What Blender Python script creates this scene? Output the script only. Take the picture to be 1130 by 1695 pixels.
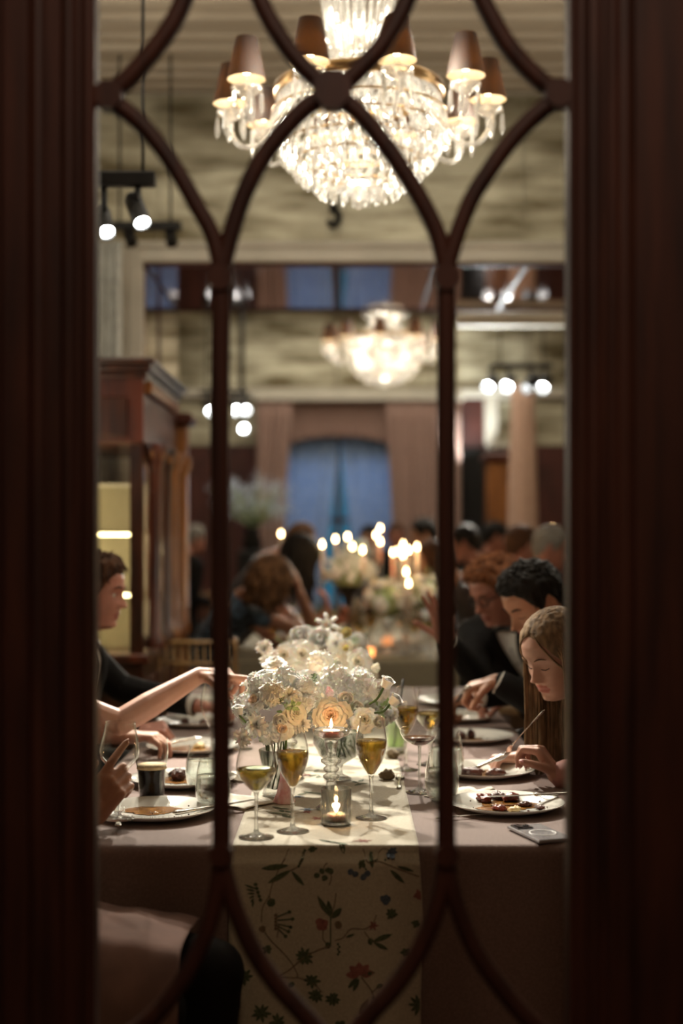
import bpy, math, random
import numpy as np
from mathutils import Vector, Matrix, noise
PI = math.pi
sc = bpy.context.scene
COL = sc.collection
random.seed(7)
for o in list(bpy.data.objects): bpy.data.objects.remove(o)

# ------------------------------------------------------------------ camera
FPX, VX, VY, CAMZ = 2354.0, 571.0, 888.0, 1.38
cam_data = bpy.data.cameras.new('camera'); cam = bpy.data.objects.new('camera', cam_data); COL.objects.link(cam)
cam.location = (0, 0, CAMZ); cam.rotation_euler = (PI/2, 0, 0)
cam_data.sensor_width = 36.0; cam_data.lens = FPX*36.0/1695.0
cam_data.shift_x = (565-VX)/1695.0; cam_data.shift_y = (VY-847.5)/1695.0
cam_data.dof.use_dof = True; cam_data.dof.focus_distance = 3.3; cam_data.dof.aperture_fstop = 1.5
cam_data.clip_start = 0.05
sc.camera = cam
sc.view_settings.view_transform = 'Standard'; sc.view_settings.look = 'None'
sc.view_settings.gamma = 1; sc.view_settings.exposure = 0.75
sc.view_settings.use_curve_mapping = False
try:
    sc.cycles.use_denoising = True; sc.cycles.sample_clamp_indirect = 4.0; sc.cycles.sample_clamp_direct = 60.0
    sc.cycles.max_bounces = 10; sc.cycles.diffuse_bounces = 4; sc.cycles.glossy_bounces = 4
    sc.cycles.transmission_bounces = 8; sc.cycles.transparent_max_bounces = 24
    sc.cycles.caustics_reflective = False; sc.cycles.caustics_refractive = False; sc.cycles.blur_glossy = 0.5
except Exception: pass

def P(px, py, Y):
    """a pixel of the photograph at depth Y (m in front of the camera) -> world point"""
    return Vector(((px-VX)*Y/FPX, Y, CAMZ-(py-VY)*Y/FPX))
def T(px, py, z=0.75):
    """a pixel of the photograph on the horizontal plane z -> world point"""
    Y = (CAMZ-z)*FPX/(py-VY); return P(px, py, Y)

# ------------------------------------------------------------------ world and lights
wd = bpy.data.worlds.new('world'); sc.world = wd; wd.use_nodes = True
bg = wd.node_tree.nodes['Background']; bg.inputs[0].default_value = (0.10, 0.22, 0.42, 1); bg.inputs[1].default_value = 0.6

def lamp(kind, name, loc, power, color, size=0.05, parent=None, target=None, spot=60, blend=0.4, size_y=None):
    d = bpy.data.lights.new(name, kind); d.energy = power; d.color = color
    if kind == 'AREA':
        d.size = size
        if size_y: d.shape = 'RECTANGLE'; d.size_y = size_y
    else: d.shadow_soft_size = size
    if kind == 'SPOT': d.spot_size = math.radians(spot); d.spot_blend = blend
    o = bpy.data.objects.new(name, d); COL.objects.link(o); o.location = loc
    if target is not None:
        o.rotation_euler = (Vector(target)-Vector(loc)).to_track_quat('-Z', 'Y').to_euler()
    if parent: o.parent = parent
    return o
WARM = (1.0, 0.93, 0.84); NEUT = (1.0, 0.975, 0.93); COOL = (0.78, 0.88, 1.0)
# track spots over the tables (bodies are built further down at the same places)
TABLE_SPOTS = [((-0.72, 5.05, 2.44), (-0.06, 3.75, 0.80), 130, 34), ((0.95, 5.6, 2.65), (0.12, 3.85, 0.75), 60, 34),
               ((-0.95, 4.9, 2.50), (-0.32, 3.15, 0.75), 45, 26), ((0.2, 7.3, 3.2), (-0.02, 4.2, 0.85), 85, 24),
               ((1.2, 10.9, 2.6), (0.25, 8.0, 0.9), 90, 40), ((1.45, 10.9, 2.6), (-0.1, 9.0, 0.9), 70, 40)]
# ambient fill added under both ceilings, and the corridor lamp behind the camera
lamp('AREA', 'room_ambient_fill', (0.0, 5.2, 3.70), 20, NEUT, 2.6, size_y=3.0)
lamp('AREA', 'far_room_ambient_fill', (0.2, 12.0, 3.70), 56, NEUT, 3.4, size_y=4.0)
lamp('POINT', 'corridor_lamp', (0.1, 0.75, 2.95), 32, (1.0, 0.80, 0.64), 0.15)

for sx_ in (-1, 1):
    lamp('AREA', 'ceiling_fill', (sx_*2.55, 5.2, 3.40), 26, NEUT, .25, target=(sx_*2.0, 5.2, 3.81), size_y=4.4)  # unseen uplight added along each side wall to brighten the ceiling
# ------------------------------------------------------------------ materials
def lin(c):
    if isinstance(c, str): c = tuple(int(c[i:i+2], 16)/255 for i in (0, 2, 4))
    return tuple((x/12.92 if x <= .04045 else ((x+.055)/1.055)**2.4) for x in c)+(1,)
M = {}
def mat(name, c1, c2=None, rough=0.6, metal=0.0, nscale=20.0, stretch=(1, 1, 1), bump=0.0, bscale=None, sss=0.0, trans=0.0,
        spec=0.5, alpha=1.0, emit=None, estr=0.0, coat=0.0, sheen=0.0, contrast=(0.35, 0.65), ior=1.45):
    m = bpy.data.materials.new(name); m.use_nodes = True; nt = m.node_tree; n = nt.nodes; L = nt.links
    b = n['Principled BSDF']; b.inputs['Roughness'].default_value = rough; b.inputs['Metallic'].default_value = metal
    b.inputs['Specular IOR Level'].default_value = spec; b.inputs['IOR'].default_value = ior
    b.inputs['Transmission Weight'].default_value = trans; b.inputs['Alpha'].default_value = alpha
    b.inputs['Coat Weight'].default_value = coat; b.inputs['Sheen Weight'].default_value = sheen
    if sss:
        b.inputs['Subsurface Weight'].default_value = sss; b.inputs['Subsurface Radius'].default_value = (0.02, 0.008, 0.004)
        b.inputs['Subsurface Scale'].default_value = 0.5
    if emit: b.inputs['Emission Color'].default_value = lin(emit); b.inputs['Emission Strength'].default_value = estr
    tc = n.new('ShaderNodeTexCoord'); mp = n.new('ShaderNodeMapping'); mp.inputs['Scale'].default_value = stretch
    L.new(tc.outputs['Object'], mp.inputs['Vector'])
    nz = n.new('ShaderNodeTexNoise'); nz.inputs['Scale'].default_value = nscale; nz.inputs['Detail'].default_value = 4
    L.new(mp.outputs[0], nz.inputs['Vector'])
    cr = n.new('ShaderNodeValToRGB'); cr.color_ramp.elements[0].color = lin(c1); cr.color_ramp.elements[1].color = lin(c2 or c1)
    cr.color_ramp.elements[0].position, cr.color_ramp.elements[1].position = contrast
    L.new(nz.outputs['Fac'], cr.inputs[0]); L.new(cr.outputs[0], b.inputs['Base Color'])
    if bump:
        bp = n.new('ShaderNodeBump'); bp.inputs['Strength'].default_value = bump; bp.inputs['Distance'].default_value = 0.004
        n2 = n.new('ShaderNodeTexNoise'); n2.inputs['Scale'].default_value = bscale or nscale*3; L.new(mp.outputs[0], n2.inputs['Vector'])
        L.new(n2.outputs['Fac'], bp.inputs['Height']); L.new(bp.outputs[0], b.inputs['Normal'])
    M[name] = m; return m
def glassmat(name, tint='ffffff', rim=0.9, base=0.03, rough=0.02, extra=None, trl=0.0):
    """thin-walled glass: see-through, reflective towards grazing angles, optionally cloudy"""
    m = bpy.data.materials.new(name); m.use_nodes = True; nt = m.node_tree; n = nt.nodes; L = nt.links
    n.remove(n['Principled BSDF']); out = n['Material Output']
    tr = n.new('ShaderNodeBsdfTransparent'); tr.inputs[0].default_value = lin(tint)
    gl = n.new('ShaderNodeBsdfGlossy'); gl.inputs[0].default_value = (1, 1, 1, 1); gl.inputs['Roughness'].default_value = rough
    lw = n.new('ShaderNodeLayerWeight'); lw.inputs[0].default_value = 0.5
    pw = n.new('ShaderNodeMath'); pw.operation = 'POWER'; pw.inputs[1].default_value = 2.6; L.new(lw.outputs['Facing'], pw.inputs[0])
    ma = n.new('ShaderNodeMath'); ma.operation = 'MULTIPLY_ADD'; ma.inputs[1].default_value = rim; ma.inputs[2].default_value = base
    ma.use_clamp = True; L.new(pw.outputs[0], ma.inputs[0])
    mx = n.new('ShaderNodeMixShader'); L.new(ma.outputs[0], mx.inputs[0]); L.new(tr.outputs[0], mx.inputs[1]); L.new(gl.outputs[0], mx.inputs[2])
    last = mx
    if trl:
        t = n.new('ShaderNodeBsdfTranslucent'); t.inputs[0].default_value = (1, 1, 1, 1)
        d = n.new('ShaderNodeBsdfDiffuse'); d.inputs[0].default_value = (1, 1, 1, 1)
        m0 = n.new('ShaderNodeMixShader'); m0.inputs[0].default_value = .5; L.new(t.outputs[0], m0.inputs[1]); L.new(d.outputs[0], m0.inputs[2])
        m2 = n.new('ShaderNodeMixShader'); m2.inputs[0].default_value = trl; L.new(mx.outputs[0], m2.inputs[1]); L.new(m0.outputs[0], m2.inputs[2]); last = m2
    L.new(last.outputs[0], out.inputs[0]); M[name] = m; return m
def thickglass(name, tint, k=.5, rim=.9, base=.05, rough=0.0, ior=1.45):
    """solid glass or liquid: part refraction, part see-through so that light still passes"""
    m = glassmat(name, tint, rim, base); nt = m.node_tree; n = nt.nodes; out = n['Material Output']; src = out.inputs[0].links[0].from_socket
    g = n.new('ShaderNodeBsdfGlass'); g.inputs['Color'].default_value = lin(tint); g.inputs['IOR'].default_value = ior; g.inputs['Roughness'].default_value = rough
    mx = n.new('ShaderNodeMixShader'); mx.inputs[0].default_value = k; nt.links.new(src, mx.inputs[1]); nt.links.new(g.outputs[0], mx.inputs[2]); nt.links.new(mx.outputs[0], out.inputs[0]); return m
def glow(name, c, s):
    m = bpy.data.materials.new(name); m.use_nodes = True; nt = m.node_tree; nt.nodes.remove(nt.nodes['Principled BSDF'])
    e = nt.nodes.new('ShaderNodeEmission'); e.inputs[0].default_value = lin(c); e.inputs[1].default_value = s
    nt.links.new(e.outputs[0], nt.nodes['Material Output'].inputs[0]); M[name] = m; return m

mat('door_wood', '27120b', '3b1d12', 0.55, nscale=6, stretch=(6, 6, .5), spec=0.25, bump=0.1)
mat('dark_wood', '24110a', '44200e', 0.35, nscale=7, stretch=(4, 4, .6), coat=0.4)
mat('red_wood', '34150c', '5e2a16', 0.38, nscale=5, stretch=(4, 4, .6), coat=0.5)
mat('golden_wood', '6a3c18', '98602c', 0.4, nscale=6, stretch=(3, 3, .5), coat=0.4)
mat('wainscot', '3d1c16', '5a2c22', 0.5, nscale=5, stretch=(3, 3, .5))
mat('floor_wood', '3a2416', '5a3a24', 0.45, nscale=5, stretch=(6, .6, 1))
mat('white_paint', 'cfc8b8', 'ded6c6', 0.55, nscale=4)
mat('ceiling_paint', 'b9ab97', 'cabda8', 0.7, nscale=3, stretch=(.6, 4, 1))
mat('antique_mirror', '6e6244', 'd8d2b8', 0.34, metal=0.4, nscale=2.2, stretch=(.8, 1, 3.8), contrast=(0.34, 0.62), bump=0.15, bscale=3)
mat('soffit_mirror', 'b09a90', 'c2aaa0', 0.05, metal=1.0, nscale=2)
def shademat(name, c, t, k):
    m = bpy.data.materials.new(name); m.use_nodes = True; nt = m.node_tree; n = nt.nodes; b = n['Principled BSDF']; b.inputs['Roughness'].default_value = .85
    w = n.new('ShaderNodeTexNoise'); w.inputs['Scale'].default_value = 260; cr = n.new('ShaderNodeMix'); cr.data_type = 'RGBA'
    cr.inputs[6].default_value = lin(c); cr.inputs[7].default_value = tuple(x*1.25 for x in lin(c)[:3])+(1,); nt.links.new(w.outputs['Fac'], cr.inputs[0]); nt.links.new(cr.outputs[2], b.inputs['Base Color'])
    tr = n.new('ShaderNodeBsdfTranslucent'); tr.inputs[0].default_value = lin(t); mx = n.new('ShaderNodeMixShader'); mx.inputs[0].default_value = k
    nt.links.new(b.outputs[0], mx.inputs[1]); nt.links.new(tr.outputs[0], mx.inputs[2]); nt.links.new(mx.outputs[0], n['Material Output'].inputs[0]); M[name] = m
shademat('shade_grey', '262322', 'c08c58', .15); shademat('shade_lining', 'e8dcc8', 'e0c8a0', .30)
mat('black_metal', '0c0b0a', '181614', 0.45, metal=0.3)
mat('brass', '94744a', 'b4946a', 0.3, metal=1.0)
mat('silver', 'b4b0a8', 'dcd8d0', 0.16, metal=1.0, nscale=40)
mat('gold_ring', 'd09a3c', 'e8bc60', 0.2, metal=1.0)
mat('mauve_cloth', '6c5751', '7a645d', 0.85, nscale=180, stretch=(1, 1, 1), bump=0.25, bscale=700, sheen=0.2)
mat('mauve_satin', '5e4942', '6c544c', 0.9, nscale=14, bump=0.05, spec=0.1)
mat('napkin_white', 'c9c2b4', 'dcd6c8', 0.85, nscale=60, bump=0.15)
mat('china', 'd6d4cc', 'e2e0d8', 0.12, coat=0.6, nscale=3)
mat('sauce', '6a3f16', '9a6a2a', 0.2, nscale=70, coat=0.5)
mat('meat', '2e140c', '5a2814', 0.4, nscale=90, bump=0.8, coat=0.2)
mat('tomato', '4a120c', '84301a', 0.3, nscale=70, bump=0.6, coat=0.3)
mat('food_pale', 'b0905a', 'd8c496', 0.5, nscale=60, bump=0.4)
mat('cucumber', 'b6c490', 'd6dfb8', 0.3, nscale=50)
mat('stout', '0a0503', '140905', 0.4, spec=0.1)
mat('foam', 'b79f78', 'd0bc96', 0.8, nscale=120, bump=0.2)
mat('petal_white', 'ecece6', 'fafaf6', 0.6, nscale=25, sss=0.15, sheen=0.2)
mat('petal_cream', 'e6dfca', 'f2ecdc', 0.6, nscale=25, sss=0.15)
mat('petal_peach', 'ecc8a8', 'f4dcc6', 0.6, nscale=25, sss=0.15)
mat('petal_pink', 'e6a8ae', 'f6d8da', 0.6, nscale=40, sss=0.15)
mat('petal_yellow', 'dcc878', 'ece0a8', 0.6, nscale=25, sss=0.15)
mat('breath_white', 'b4c0d4', 'd4dcea', 0.7)
mat('leaf_green', '2e4a20', '5c7a3c', 0.5, nscale=20)
mat('leaf_pale', '8aa468', 'b8c894', 0.6, nscale=20)
mat('wax', 'e6d6c6', 'efe2d4', 0.45, sss=0.3)
mat('wax_pink', 'd89c8c', 'e8b8a6', 0.45, sss=0.3)
mat('wick', '1a1410')

mat('chair_wood', '8c6c48', 'ac8a60', 0.4, nscale=8, coat=0.3)
mat('chair_pad', 'c8b8a0', 'd4c6b0', 0.8)
mat('curtain_tan', '96766a', 'a88a7c', 0.85, nscale=40, sheen=0.2)
mat('curtain_peach', 'b89480', 'c8a690', 0.8, nscale=30, sheen=0.2)
mat('sheer_blue', '8fa8cc', 'a8bcd8', 0.8, alpha=0.82)
mat('drape_white', 'b8b8b0', 'd0d0c8', 0.8, nscale=20)
mat('skin_a', 'a4745c', 'b4846a', 0.5, nscale=12, sss=0.12, bump=0.05, bscale=300)
mat('skin_b', 'b08470', 'c09482', 0.5, nscale=12, sss=0.12, bump=0.05, bscale=300)
mat('skin_c', '9c6654', 'ae7664', 0.5, nscale=12, sss=0.12, bump=0.05, bscale=300)
mat('lips', 'a05a4c', 'b0685a', 0.4, nscale=60)
mat('lips_dark', '8a4a3e', '98564a', 0.45, nscale=60)
mat('hair_black', '0a0806', '191410', 0.72, nscale=60, stretch=(1, 1, .3), spec=0.25)
mat('hair_brown', '2e1a0e', '553620', 0.72, nscale=60, stretch=(1, 1, .3), spec=0.25)
mat('hair_curly', '3a2414', '7a5636', 0.72, nscale=40, stretch=(1, 1, .3), spec=0.25)
mat('hair_ginger', '54301a', '84502c', 0.72, nscale=60, spec=0.25)
mat('hair_blonde', '5a4630', '94785a', 0.72, nscale=70, stretch=(1, 1, .3), spec=0.25)
mat('hair_grey', '5a544e', '8a847c', 0.72, nscale=60, spec=0.25)
mat('eye_white', 'c8c0b4', 'd0c8bc', 0.2)
mat('iris', '2a1c12', '3a281a', 0.15)
mat('suit_black', '070607', '0e0c0c', 0.75, nscale=160, bump=0.1, spec=0.2)
mat('suit_blue', '141c28', '5a7890', 0.75, nscale=24, contrast=(.45, .62))
mat('shirt_white', 'c6c2ba', 'd6d2ca', 0.75, nscale=80, bump=0.1)
mat('button_black', '0a0a0a', '101010', 0.3)
mat('dress_pink', '8f5f58', 'a4736a', 0.7, nscale=30, bump=0.1)
mat('dress_dark', '1a1210', '2a1c1a', 0.7)
mat('phone_body', '2a282c', '3a383c', 0.15, coat=1.0)
mat('phone_case', '8e8c90', 'a4a2a4', 0.15, coat=1.0)
mat('phone_ring', 'd4d2d2', 'e0dede', 0.3)
mat('lime', 'a8b83c', 'c8d060', 0.4)
mat('straw_black', '080808', '101010', 0.3)
glassmat('glass', 'fcfdfb', rim=1.3, base=0.018)
thickglass('glass_thick', 'fcfdfc', .48, rim=1.1)
glassmat('pane_glass', 'f2efe8', rim=0.10, base=0.006, rough=0.05)
glassmat('cabinet_glass', 'e8e6dc', rim=0.4, base=0.05)
glassmat('crystal', 'fffdf8', rim=1.2, base=0.25, rough=0.08, trl=0.20)
thickglass('water', 'f6faf8', .5, ior=1.33)
thickglass('champagne', 'd4bc78', .6, ior=1.33)
thickglass('white_wine', 'd8cc90', .6, ior=1.33)
glassmat('green_drink', 'b8d488', rim=0.5, base=0.05, trl=0.25)
mat('martini', '4a2412', '6e3a1c', 0.15, coat=0.5)
glow('flame', 'ffd9a0', 34); glow('bulb', 'ffe6c0', 26); glow('lens_glow', 'e8f2ff', 45); glow('shelf_light', 'fff0c0', 16)
glow('ember', 'ff9a5a', 3)
glow('dusk_sky', '2f6f9c', 0.75)

# ------------------------------------------------------------------ mesh helpers
class MB:
    def __init__(s): s.v = []; s.f = []; s.mi = []
    def add(s, vs, fs, mi=0):
        k = len(s.v); s.v += [tuple(v) for v in vs]; s.f += [tuple(i+k for i in f) for f in fs]; s.mi += [mi]*len(fs); return s
    def box(s, c, d, rz=0, mi=0, ch=0.0, mat3=None):
        x, y, z = d[0]/2, d[1]/2, d[2]/2
        R = mat3 or Matrix.Rotation(rz, 3, 'Z'); c = Vector(c)
        if not ch:
            vs = [R@Vector((a*x, b*y, e*z))+c for a in (-1, 1) for b in (-1, 1) for e in (-1, 1)]
            return s.add(vs, [(0, 1, 3, 2), (4, 6, 7, 5), (0, 4, 5, 1), (2, 3, 7, 6), (0, 2, 6, 4), (1, 5, 7, 3)], mi)
        vs = []
        for (q, zz) in ((ch, -z), (0, -z+ch), (0, z-ch), (ch, z)):
            for (a, b) in ((-1, -1), (1, -1), (1, 1), (-1, 1)):
                vs.append(R@Vector((a*(x-q), b*(y-q), zz))+c)
        fs = [(3, 2, 1, 0), (12, 13, 14, 15)]
        for r in range(3):
            for k in range(4): fs.append((r*4+k, r*4+(k+1) % 4, r*4+4+(k+1) % 4, r*4+4+k))
        return s.add(vs, fs, mi)
    def tube(s, pts, r, n=8, mi=0, cap=True, flat=1.0, up=None):
        pts = [Vector(p) for p in pts]; m = len(pts)
        rs = r if isinstance(r, (list, tuple)) else [r]*m
        vs = []; prev = None
        for i, p in enumerate(pts):
            t = (pts[min(i+1, m-1)]-pts[max(i-1, 0)])
            t = t.normalized() if t.length > 1e-9 else Vector((0, 0, 1))
            if prev is None:
                a = Vector(up) if up else (Vector((0, 0, 1)) if abs(t.z) < .9 else Vector((1, 0, 0)))
            else: a = prev
            u = (a-t*a.dot(t)); u = u.normalized() if u.length > 1e-9 else t.orthogonal().normalized()
            prev = u; w = t.cross(u)
            for k in range(n):
                th = 2*PI*k/n; vs.append(p+(u*math.cos(th)*flat+w*math.sin(th))*rs[i])
        fs = [(i*n+k, i*n+(k+1) % n, (i+1)*n+(k+1) % n, (i+1)*n+k) for i in range(m-1) for k in range(n)]
        if cap: fs += [tuple(range(n-1, -1, -1)), tuple((m-1)*n+k for k in range(n))]
        return s.add(vs, fs, mi)
    def lathe(s, prof, n=24, c=(0, 0, 0), mi=0, closed=False, sx=1.0, sy=1.0):
        """prof: list of (r, z); r==0 ends become points"""
        c = Vector(c); rows = []; vs = []; fs = []
        for (r, z) in prof:
            if r <= 1e-6: rows.append([len(vs)]); vs.append(c+Vector((0, 0, z)))
            else:
                rows.append(list(range(len(vs), len(vs)+n)))
                vs += [c+Vector((r*sx*math.cos(2*PI*k/n), r*sy*math.sin(2*PI*k/n), z)) for k in range(n)]
        pr = list(zip(rows, rows[1:])) + ([(rows[-1], rows[0])] if closed else [])
        for a, b in pr:
            for k in range(n):
                k2 = (k+1) % n
                if len(a) == 1 and len(b) == 1: continue
                if len(a) == 1: fs.append((a[0], b[k2], b[k]))
                elif len(b) == 1: fs.append((a[k], a[k2], b[0]))
                else: fs.append((a[k], a[k2], b[k2], b[k]))
        return s.add(vs, fs, mi)
    def ball(s, c, r, n=12, m=8, mi=0, R=None):
        rr = (r, r, r) if isinstance(r, (int, float)) else r; c = Vector(c); R = R or Matrix.Identity(3)
        vs = [R@Vector((0, 0, -rr[2]))+c]
        for i in range(1, m):
            ph = -PI/2+PI*i/m
            for k in range(n):
                th = 2*PI*k/n; vs.append(R@Vector((rr[0]*math.cos(ph)*math.cos(th), rr[1]*math.cos(ph)*math.sin(th), rr[2]*math.sin(ph)))+c)
        vs.append(R@Vector((0, 0, rr[2]))+c); fs = []; last = len(vs)-1
        for k in range(n): fs.append((0, 1+(k+1) % n, 1+k)); fs.append((last, 1+(m-2)*n+k, 1+(m-2)*n+(k+1) % n))
        for i in range(m-2):
            for k in range(n): fs.append((1+i*n+k, 1+i*n+(k+1) % n, 1+(i+1)*n+(k+1) % n, 1+(i+1)*n+k))
        return s.add(vs, fs, mi)
    def cap(s, p0, r0, p1, r1, n=12):
        """tapered capsule, closed"""
        p0 = Vector(p0); p1 = Vector(p1); d = p1-p0; L = d.length
        if L < 1e-6: return s.ball(p0, max(r0, r1), n, 8)
        d.normalize(); pts = []; rs = []
        for a in (-90, -60, -30, 0): pts.append(p0+d*r0*math.sin(math.radians(a))); rs.append(max(r0*math.cos(math.radians(a)), r0*.05))
        for a in (0, 30, 60, 90): pts.append(p1+d*r1*math.sin(math.radians(a))); rs.append(max(r1*math.cos(math.radians(a)), r1*.05))
        return s.tube(pts, rs, n)
    def grid(s, fn, nu, nv, mi=0, wrap=False):
        vs = [fn(i/nu, j/nv) for j in range(nv+1) for i in range(nu+1)]
        fs = [(j*(nu+1)+i, j*(nu+1)+i+1, (j+1)*(nu+1)+i+1, (j+1)*(nu+1)+i) for j in range(nv) for i in range(nu)]
        return s.add(vs, fs, mi)
    def prism(s, poly, y0, y1, mi=0):
        """extrude an (x, z) polygon along y"""
        n = len(poly); vs = [(x, y0, z) for x, z in poly]+[(x, y1, z) for x, z in poly]
        fs = [tuple(range(n)), tuple(range(2*n-1, n-1, -1))]+[(k, n+k, n+(k+1) % n, (k+1) % n) for k in range(n)]
        return s.add(vs, fs, mi)
    def mesh(s, name, mats, smooth=True):
        me = bpy.data.meshes.new(name); me.from_pydata(s.v, [], s.f)
        for m in (mats if isinstance(mats, (list, tuple)) else [mats]): me.materials.append(M[m] if isinstance(m, str) else m)
        if len(me.materials) > 1: me.polygons.foreach_set('material_index', s.mi)
        me.polygons.foreach_set('use_smooth', [smooth]*len(s.f)); me.update(); return me
    def build(s, name, mats, parent=None, smooth=True, loc=None, auto=None):
        me = s.mesh(name, mats, smooth)
        if smooth and auto: me.set_sharp_from_angle(angle=math.radians(auto))
        o = bpy.data.objects.new(name, me); COL.objects.link(o)
        if parent is not None: o.parent = parent
        if loc is not None: o.location = loc
        return o
def link(name, me, parent=None, loc=(0, 0, 0), rot=(0, 0, 0), scale=(1, 1, 1)):
    o = bpy.data.objects.new(name, me); COL.objects.link(o); o.parent = parent
    o.location = loc; o.rotation_euler = rot; o.scale = scale; return o
def tag(o, label=None, cat=None, group=None, kind=None):
    if label: o['label'] = label
    if cat: o['category'] = cat
    if group: o['group'] = group
    if kind: o['kind'] = kind
    return o
def thing(name, label, cat, loc=(0, 0, 0), rz=0, group=None):
    o = bpy.data.objects.new(name, None); COL.objects.link(o); o.location = loc; o.rotation_euler = (0, 0, rz)
    o.empty_display_size = 0.05
    return tag(o, label, cat, group)
def struct(o): o['kind'] = 'structure'; return o
KIDS = {}
def copy_tree(o, parent=None, **kw):
    c = o.copy(); COL.objects.link(c); c.parent = parent
    for ch in list(o.children): copy_tree(ch, c)
    for k, v in kw.items():
        if k == 'loc': c.location = v
        elif k == 'rz': c.rotation_euler = (0, 0, v)
        elif k == 'scale': c.scale = (v, v, v)
        else: c[k] = v
    return c
def catmull(pts, n=8):
    pts = [Vector(p) for p in pts]; q = [pts[0]*2-pts[1]]+pts+[pts[-1]*2-pts[-2]]; out = []
    for i in range(1, len(q)-2):
        for k in range(n):
            t = k/n; a, b, c, d = q[i-1:i+3]
            out.append(0.5*((2*b)+(c-a)*t+(2*a-5*b+4*c-d)*t*t+(3*b-a-3*c+d)*t**3))
    out.append(pts[-1]); return out
def nz(x, y=0.0, z=0.0): return noise.noise(Vector((x, y, z)))

# ------------------------------------------------------------------ the door in front of the camera
DY = 2.10; DT = 0.045
def D(px, py): p = P(px, py, DY); return (p.x, p.z)
door = thing('door_1', None, None, (0, 0, 0)); struct(door)
def stile(x0, x1, z0, z1, name='stile'):
    mb = MB(); mb.box(((x0+x1)/2, DY, (z0+z1)/2), (x1-x0, DT, z1-z0), ch=0.004); return mb.build(name, 'door_wood', door, smooth=False)
xl0, xl1 = D(12, 0)[0], D(160, 0)[0]; xr0, xr1 = D(938, 0)[0], D(1128, 0)[0]+.02
ztop, zbot = 2.30, 0.60
stile(xl0, xl1, 0.01, ztop+.16); stile(xr0, xr1, 0.01, ztop+.16)
def moulding(x, w, dz, mname='stile_moulding'):
    mb = MB(); prof = [(0, 0), (w*.2, .006), (w*.5, .010), (w*.8, .006), (w, 0)]
    mb.grid(lambda u, v: Vector((x+np.interp(u*4, range(5), [p[0] for p in prof]), DY-DT/2-np.interp(u*4, range(5), [p[1] for p in prof])-0.0005, 0.02+v*(ztop+.12))), 4, 1)
    return mb.build(mname, 'door_wood', door)
for px, w in ((52, 30), (105, 26), (140, 22), (945, 26), (985, 18), (1012, 34)):
    moulding(D(px, 0)[0], w*DY/FPX, 0)
MB().box(((xl1+xr0)/2, DY, ztop+.08), (xr0-xl1, DT, .16), ch=.004).build('top_rail', 'door_wood', door, smooth=False)
MB().box(((xl1+xr0)/2, DY, zbot-.12), (xr0-xl1, DT, .24), ch=.004).build('middle_rail', 'door_wood', door, smooth=False)
MB().box(((xl1+xr0)/2, DY, .12), (xr0-xl1, DT, .22), ch=.004).build('bottom_rail', 'door_wood', door, smooth=False)
MB().box(((xl1+xr0)/2, DY, .295), (xr0-xl1+.01, DT*.5, .14), ch=.004).build('door_panel', 'door_wood', door, smooth=False)
MB().box(((xl1+xr0)/2, DY+.004, (ztop+zbot)/2), (xr0-xl1+.01, .004, ztop-zbot+.01)).build('glass_pane', 'pane_glass', door, smooth=False)
def bar(pts, w=0.0250, name='glazing_bar'):
    """curved glazing bar: rounded profile swept in the plane of the door"""
    q = catmull([(D(*p)[0], DY-.004, D(*p)[1]) for p in pts], 7) if len(pts) > 2 else [Vector((D(*p)[0], DY-.004, D(*p)[1])) for p in pts]
    prof = [(-.5, -.35), (-.5, .25), (-.32, .42), (-.14, .5), (.14, .5), (.32, .42), (.5, .25), (.5, -.35)]
    mb = MB(); vs = []; m = len(q); n = len(prof)
    for i, p in enumerate(q):
        t = (q[min(i+1, m-1)]-q[max(i-1, 0)]).normalized(); s = Vector((t.z, 0, -t.x))
        for (a, b) in prof: vs.append(p+s*a*w+Vector((0, -b*.030, 0)))
    fs = [(i*n+k, i*n+(k+1) % n, (i+1)*n+(k+1) % n, (i+1)*n+k) for i in range(m-1) for k in range(n)]+[tuple(range(n)), tuple((m-1)*n+k for k in range(n-1, -1, -1))]
    return mb.add(vs, fs).build(name, 'door_wood', door, auto=50)
LOW = 1745
bar([(367, 440), (364, 700), (366, 1100), (367, 1435)], .027); bar([(738, 440), (738, 700), (738, 1100), (738, 1435)], .027)
bar([(367, 450), (352, 390), (325, 340), (297, 290), (263, 240), (222, 195), (168, 158)])
bar([(367, 450), (382, 390), (403, 325), (430, 270), (462, 225), (505, 180), (550, 152)])
bar([(738, 450), (724, 390), (698, 335), (668, 285), (637, 240), (598, 192), (550, 152)])
bar([(738, 450), (756, 390), (780, 330), (808, 285), (840, 240), (882, 195), (938, 152)])
bar([(168, 168), (212, 132), (250, 90), (283, 45), (305, 0), (325, -60), (333, -130)])
bar([(550, 158), (500, 110), (462, 60), (432, 5), (410, -60), (400, -130)])
bar([(550, 158), (596, 115), (636, 70), (672, 5), (694, -60), (703, -130)])
bar([(938, 170), (888, 130), (846, 85), (812, 30), (788, -30), (775, -130)])
bar([(367, 1425), (352, 1510), (326, 1580), (290, 1640), (245, 1690), (165, LOW)])
bar([(367, 1425), (388, 1500), (418, 1570), (455, 1625), (500, 1675), (560, LOW)])
bar([(738, 1425), (722, 1500), (694, 1570), (655, 1630), (610, 1680), (560, LOW)])
bar([(738, 1425), (756, 1500), (785, 1570), (822, 1625), (868, 1680), (938, LOW)])
def boss(px, py, r):
    x, z = D(px, py); mb = MB(); poly = [(x+r*math.cos(PI/8+k*PI/4), z+r*math.sin(PI/8+k*PI/4)) for k in range(8)]
    mb.prism(poly, DY-.024, DY+.008); return mb.build('rosette_block', 'door_wood', door, smooth=False)
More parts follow.
